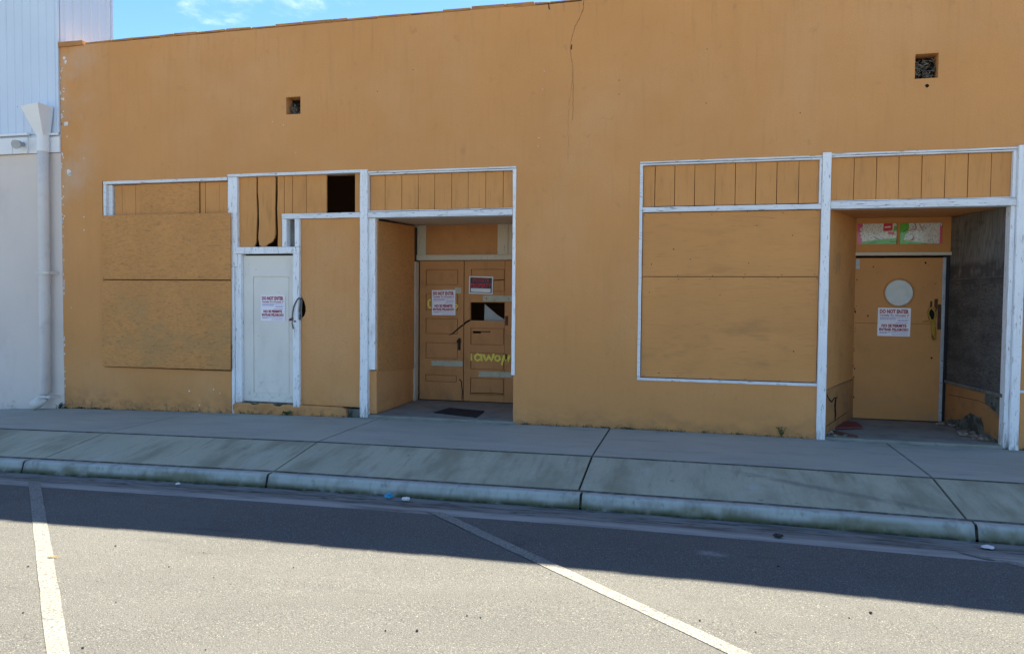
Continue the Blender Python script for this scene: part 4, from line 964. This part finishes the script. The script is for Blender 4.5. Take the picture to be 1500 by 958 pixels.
# weeds
def weed(c, h, n, seed, mat, label, spread=.5, leaf=.018):
    rnd = random.Random(seed); mb = MB()
    for i in range(n):
        a = rnd.uniform(0, 6.28); L = h * rnd.uniform(.55, 1); s_ = rnd.uniform(.2, 1) * spread
        p = [(c[0] + math.cos(a) * s_ * L * t, c[1] + math.sin(a) * s_ * L * t * .5, c[2] + L * (t - .25 * s_ * t * t)) for t in (0, .35, .7, 1)]
        mb.tube(p, [.0022, .002, .0016, .001], 4)
        for j in range(7):
            t = rnd.uniform(.3, 1); k = min(int(t * 3), 2); f = t * 3 - k
            q_ = Vector(p[k]).lerp(Vector(p[k + 1]), f); b = rnd.uniform(0, 6.28); l = leaf * rnd.uniform(.6, 1.3)
            d_ = Vector((math.cos(b), math.sin(b) * .6, rnd.uniform(-.2, .6))) * l; w_ = Vector((-math.sin(b), .3, math.cos(b))) * l * .35
            mb.add([q_, q_ + d_ * .5 + w_, q_ + d_, q_ + d_ * .5 - w_], [(0, 1, 2, 3)])
    return tag(mb.build('weed', mat, loc=c, weld=False), label, 'weed')
weed((1.02, -.035, -.01), .15, 9, 4, 'leaf_green', 'spindly green weed growing at the wall base left of white post', .5)
weed((-5.42, -.04, -.04), .07, 26, 5, 'leaf_green', 'low green weed tuft in front of the off-white door step', 1.3, .02)
weed((-9.2, -.05, -.11), .10, 16, 6, 'moss', 'dark scrubby weed at the foot of the downspout', 1.2, .02)
mb = MB(); rw = random.Random(9)
for (a, b, n_) in [(-9.3, -8.3, 150), (-8.3, -6.3, 60), (-6.3, -4.4, 60), (-2.2, -1.2, 70), (-1.2, -.1, 130), (-.1, 1.35, 60), (3.3, 3.6, 25), (3.6, 6, 40)]:
    for i in range(n_):
        x = rw.uniform(a, b) if rw.random() < .4 else a + (b - a) * (rw.choice((.15, .4, .45, .7, .9)) + rw.gauss(0, .03))
        y = -.012 - abs(rw.gauss(0, .012)); z = zx(x) - .01; h = rw.uniform(.01, .045); w_ = rw.uniform(.003, .007); t = rw.uniform(-.02, .02)
        mb.add([(x - w_, y, z), (x + w_, y, z), (x + t + w_ * .6, y - rw.uniform(0, .02), z + h * .7), (x + t * 1.6, y - rw.uniform(0, .025), z + h)], [(0, 1, 2, 3)])
struct(mb.build('wall_base_weeds', 'moss', weld=False), 'stuff')

# litter
def scrap(x, y, r, mat, name, label, cat, seed, flat=.55):
    return chunk((x, y, zx(x) + gz(y) + .004), r, mat, name, label, cat, None, flat, seed)
scrap(-2.72, -2.80, .030, 'litter_blue', 'crumpled_wrapper', 'crumpled bright blue plastic wrapper in the gutter', 'litter', 21, .9)
scrap(-2.53, -2.86, .024, 'litter_white', 'crumpled_paper', 'crumpled white paper in the gutter beside the blue wrapper', 'litter', 22, .7)
scrap(2.2, -2.88, .038, 'litter_white', 'paper_scrap', 'flat white paper scrap in the gutter at the far right by the kerb joint', 'litter', 23, .2)
scrap(-4.98, -2.82, .022, 'litter_white', 'paper_scrap', 'small white paper scrap in the gutter between the two parking lines', 'litter', 24, .4)
scrap(.67, -3.10, .03, 'pebble', 'dark_stone', 'dark stone in the gutter below the right boarded window', 'stone', 25, .5)
lf = MB(); lx, ly = -4.33, -4.94; lz = zx(lx) + gz(ly) + .01
lf.add([(lx - .05, ly - .008, lz - .006), (lx - .02, ly + .016, lz), (lx + .02, ly + .01, lz + .006), (lx + .065, ly + .008, lz - .004), (lx + .015, ly - .01, lz - .004), (lx - .02, ly - .018, lz)], [(0, 1, 2, 3, 4, 5)])
tag(lf.build('dry_leaf', 'dry_leaf', loc=(lx, ly, lz), weld=False), 'dry brown leaf lying across the left parking line', 'leaf')
pb_ = [(-1.433, -5.418, .016), (-1.23, -5.16, .011), (-1.147, -5.167, .010), (.063, -4.874, .011), (1.038, -4.485, .017), (-3.307, -5.496, .008), (-4.34, -5.13, .012), (-3.70, -5.76, .010), (-3.02, -6.04, .012), (.597, -3.806, .014), (.36, -4.949, .009), (-4.1, -4.62, .012), (-3.42, -4.9, .009), (-2.6, -4.7, .008), (-1.6, -5.46, .010), (.9, -4.6, .009), (-3.0, -5.0, .008), (-2.4, -5.9, .008)]
rb = random.Random(3)
for i in range(2): pb_.append((rb.uniform(-5, 1.8), rb.uniform(-6, -3.4), rb.uniform(.006, .010)))
for i, (px, py, r) in enumerate(pb_):
    chunk((px, py, zx(px) + gz(py) + .001), r * .5, 'pebble', 'pebble', 'tiny dark pebble lying on the gray asphalt', 'pebble', 'loose pebbles on the road', .7, 80 + i)

# ================================================================== CAMERA
f_, p_, yw, ro = 1083.0, 3.78640784e-02, 2.40904555e-01, 8.36064119e-03
cy_, sy_ = math.cos(yw), math.sin(yw)
fw = Vector((-sy_, cy_, 0)); rt = Vector((cy_, sy_, 0)); up = Vector((0, 0, 1))
ff = fw * math.cos(p_) - up * math.sin(p_); u2 = up * math.cos(p_) + fw * math.sin(p_)
rv = rt * math.cos(ro) + u2 * math.sin(ro); uv = u2 * math.cos(ro) - rt * math.sin(ro)
cam = bpy.data.cameras.new('camera'); co = bpy.data.objects.new('camera', cam); col.objects.link(co)
cam.sensor_fit = 'HORIZONTAL'; cam.sensor_width = 36; cam.lens = f_ / 1500 * 36; cam.clip_end = 2000; cam.clip_start = .05
mw = Matrix((rv, uv, -ff)).transposed().to_4x4(); mw.translation = Vector((0, -9.144, 1.585)); co.matrix_world = mw
scene.camera = co

# ================================================================== LIGHT
sv = Vector((-.03, 1.0, 1.305)).normalized()
el = math.asin(sv.z); az = math.atan2(sv.x, sv.y)
sun = bpy.data.lights.new('sun', 'SUN'); sun.energy = SUN = 5.0; sun.angle = R(.53); sun.color = (1, .92, .75)
so = bpy.data.objects.new('sun', sun); col.objects.link(so); so.rotation_euler = sv.to_track_quat('Z', 'Y').to_euler(); so.location = (3, 9, 14)
w = bpy.data.worlds.new('World'); scene.world = w; w.use_nodes = True
t = NT(w.node_tree); bg = w.node_tree.nodes['Background']
sky = t.n('ShaderNodeTexSky', sky_type='NISHITA', sun_disc=False, sun_elevation=el, sun_rotation=az, air_density=1.0, dust_density=.1, ozone_density=3.0)
tc = t.n('ShaderNodeTexCoord').outputs['Generated']
cl = t.noise(t.stretch(tc, (1, 1, 2.2), (.35, .2, .1)), 3.0, 7, .62, .6)
cm = t.ramp(cl, .54, .74, 0, .8)
hs = t.n('ShaderNodeHueSaturation'); hs.inputs['Saturation'].default_value = 1.2; hs.inputs['Hue'].default_value = .502; t.l(sky.outputs[0], hs.inputs['Color'])
c_ = t.mix(cm, hs.outputs[0], (7.0, 7.6, 8.2))
t.l(c_, bg.inputs[0]); bg.inputs[1].default_value = .06
vs = scene.view_settings; vs.view_transform = 'Standard'; vs.look = 'None'; vs.gamma = 1; vs.exposure = 1.97
scene.render.engine = 'CYCLES'; scene.cycles.max_bounces = 8; scene.cycles.diffuse_bounces = 5
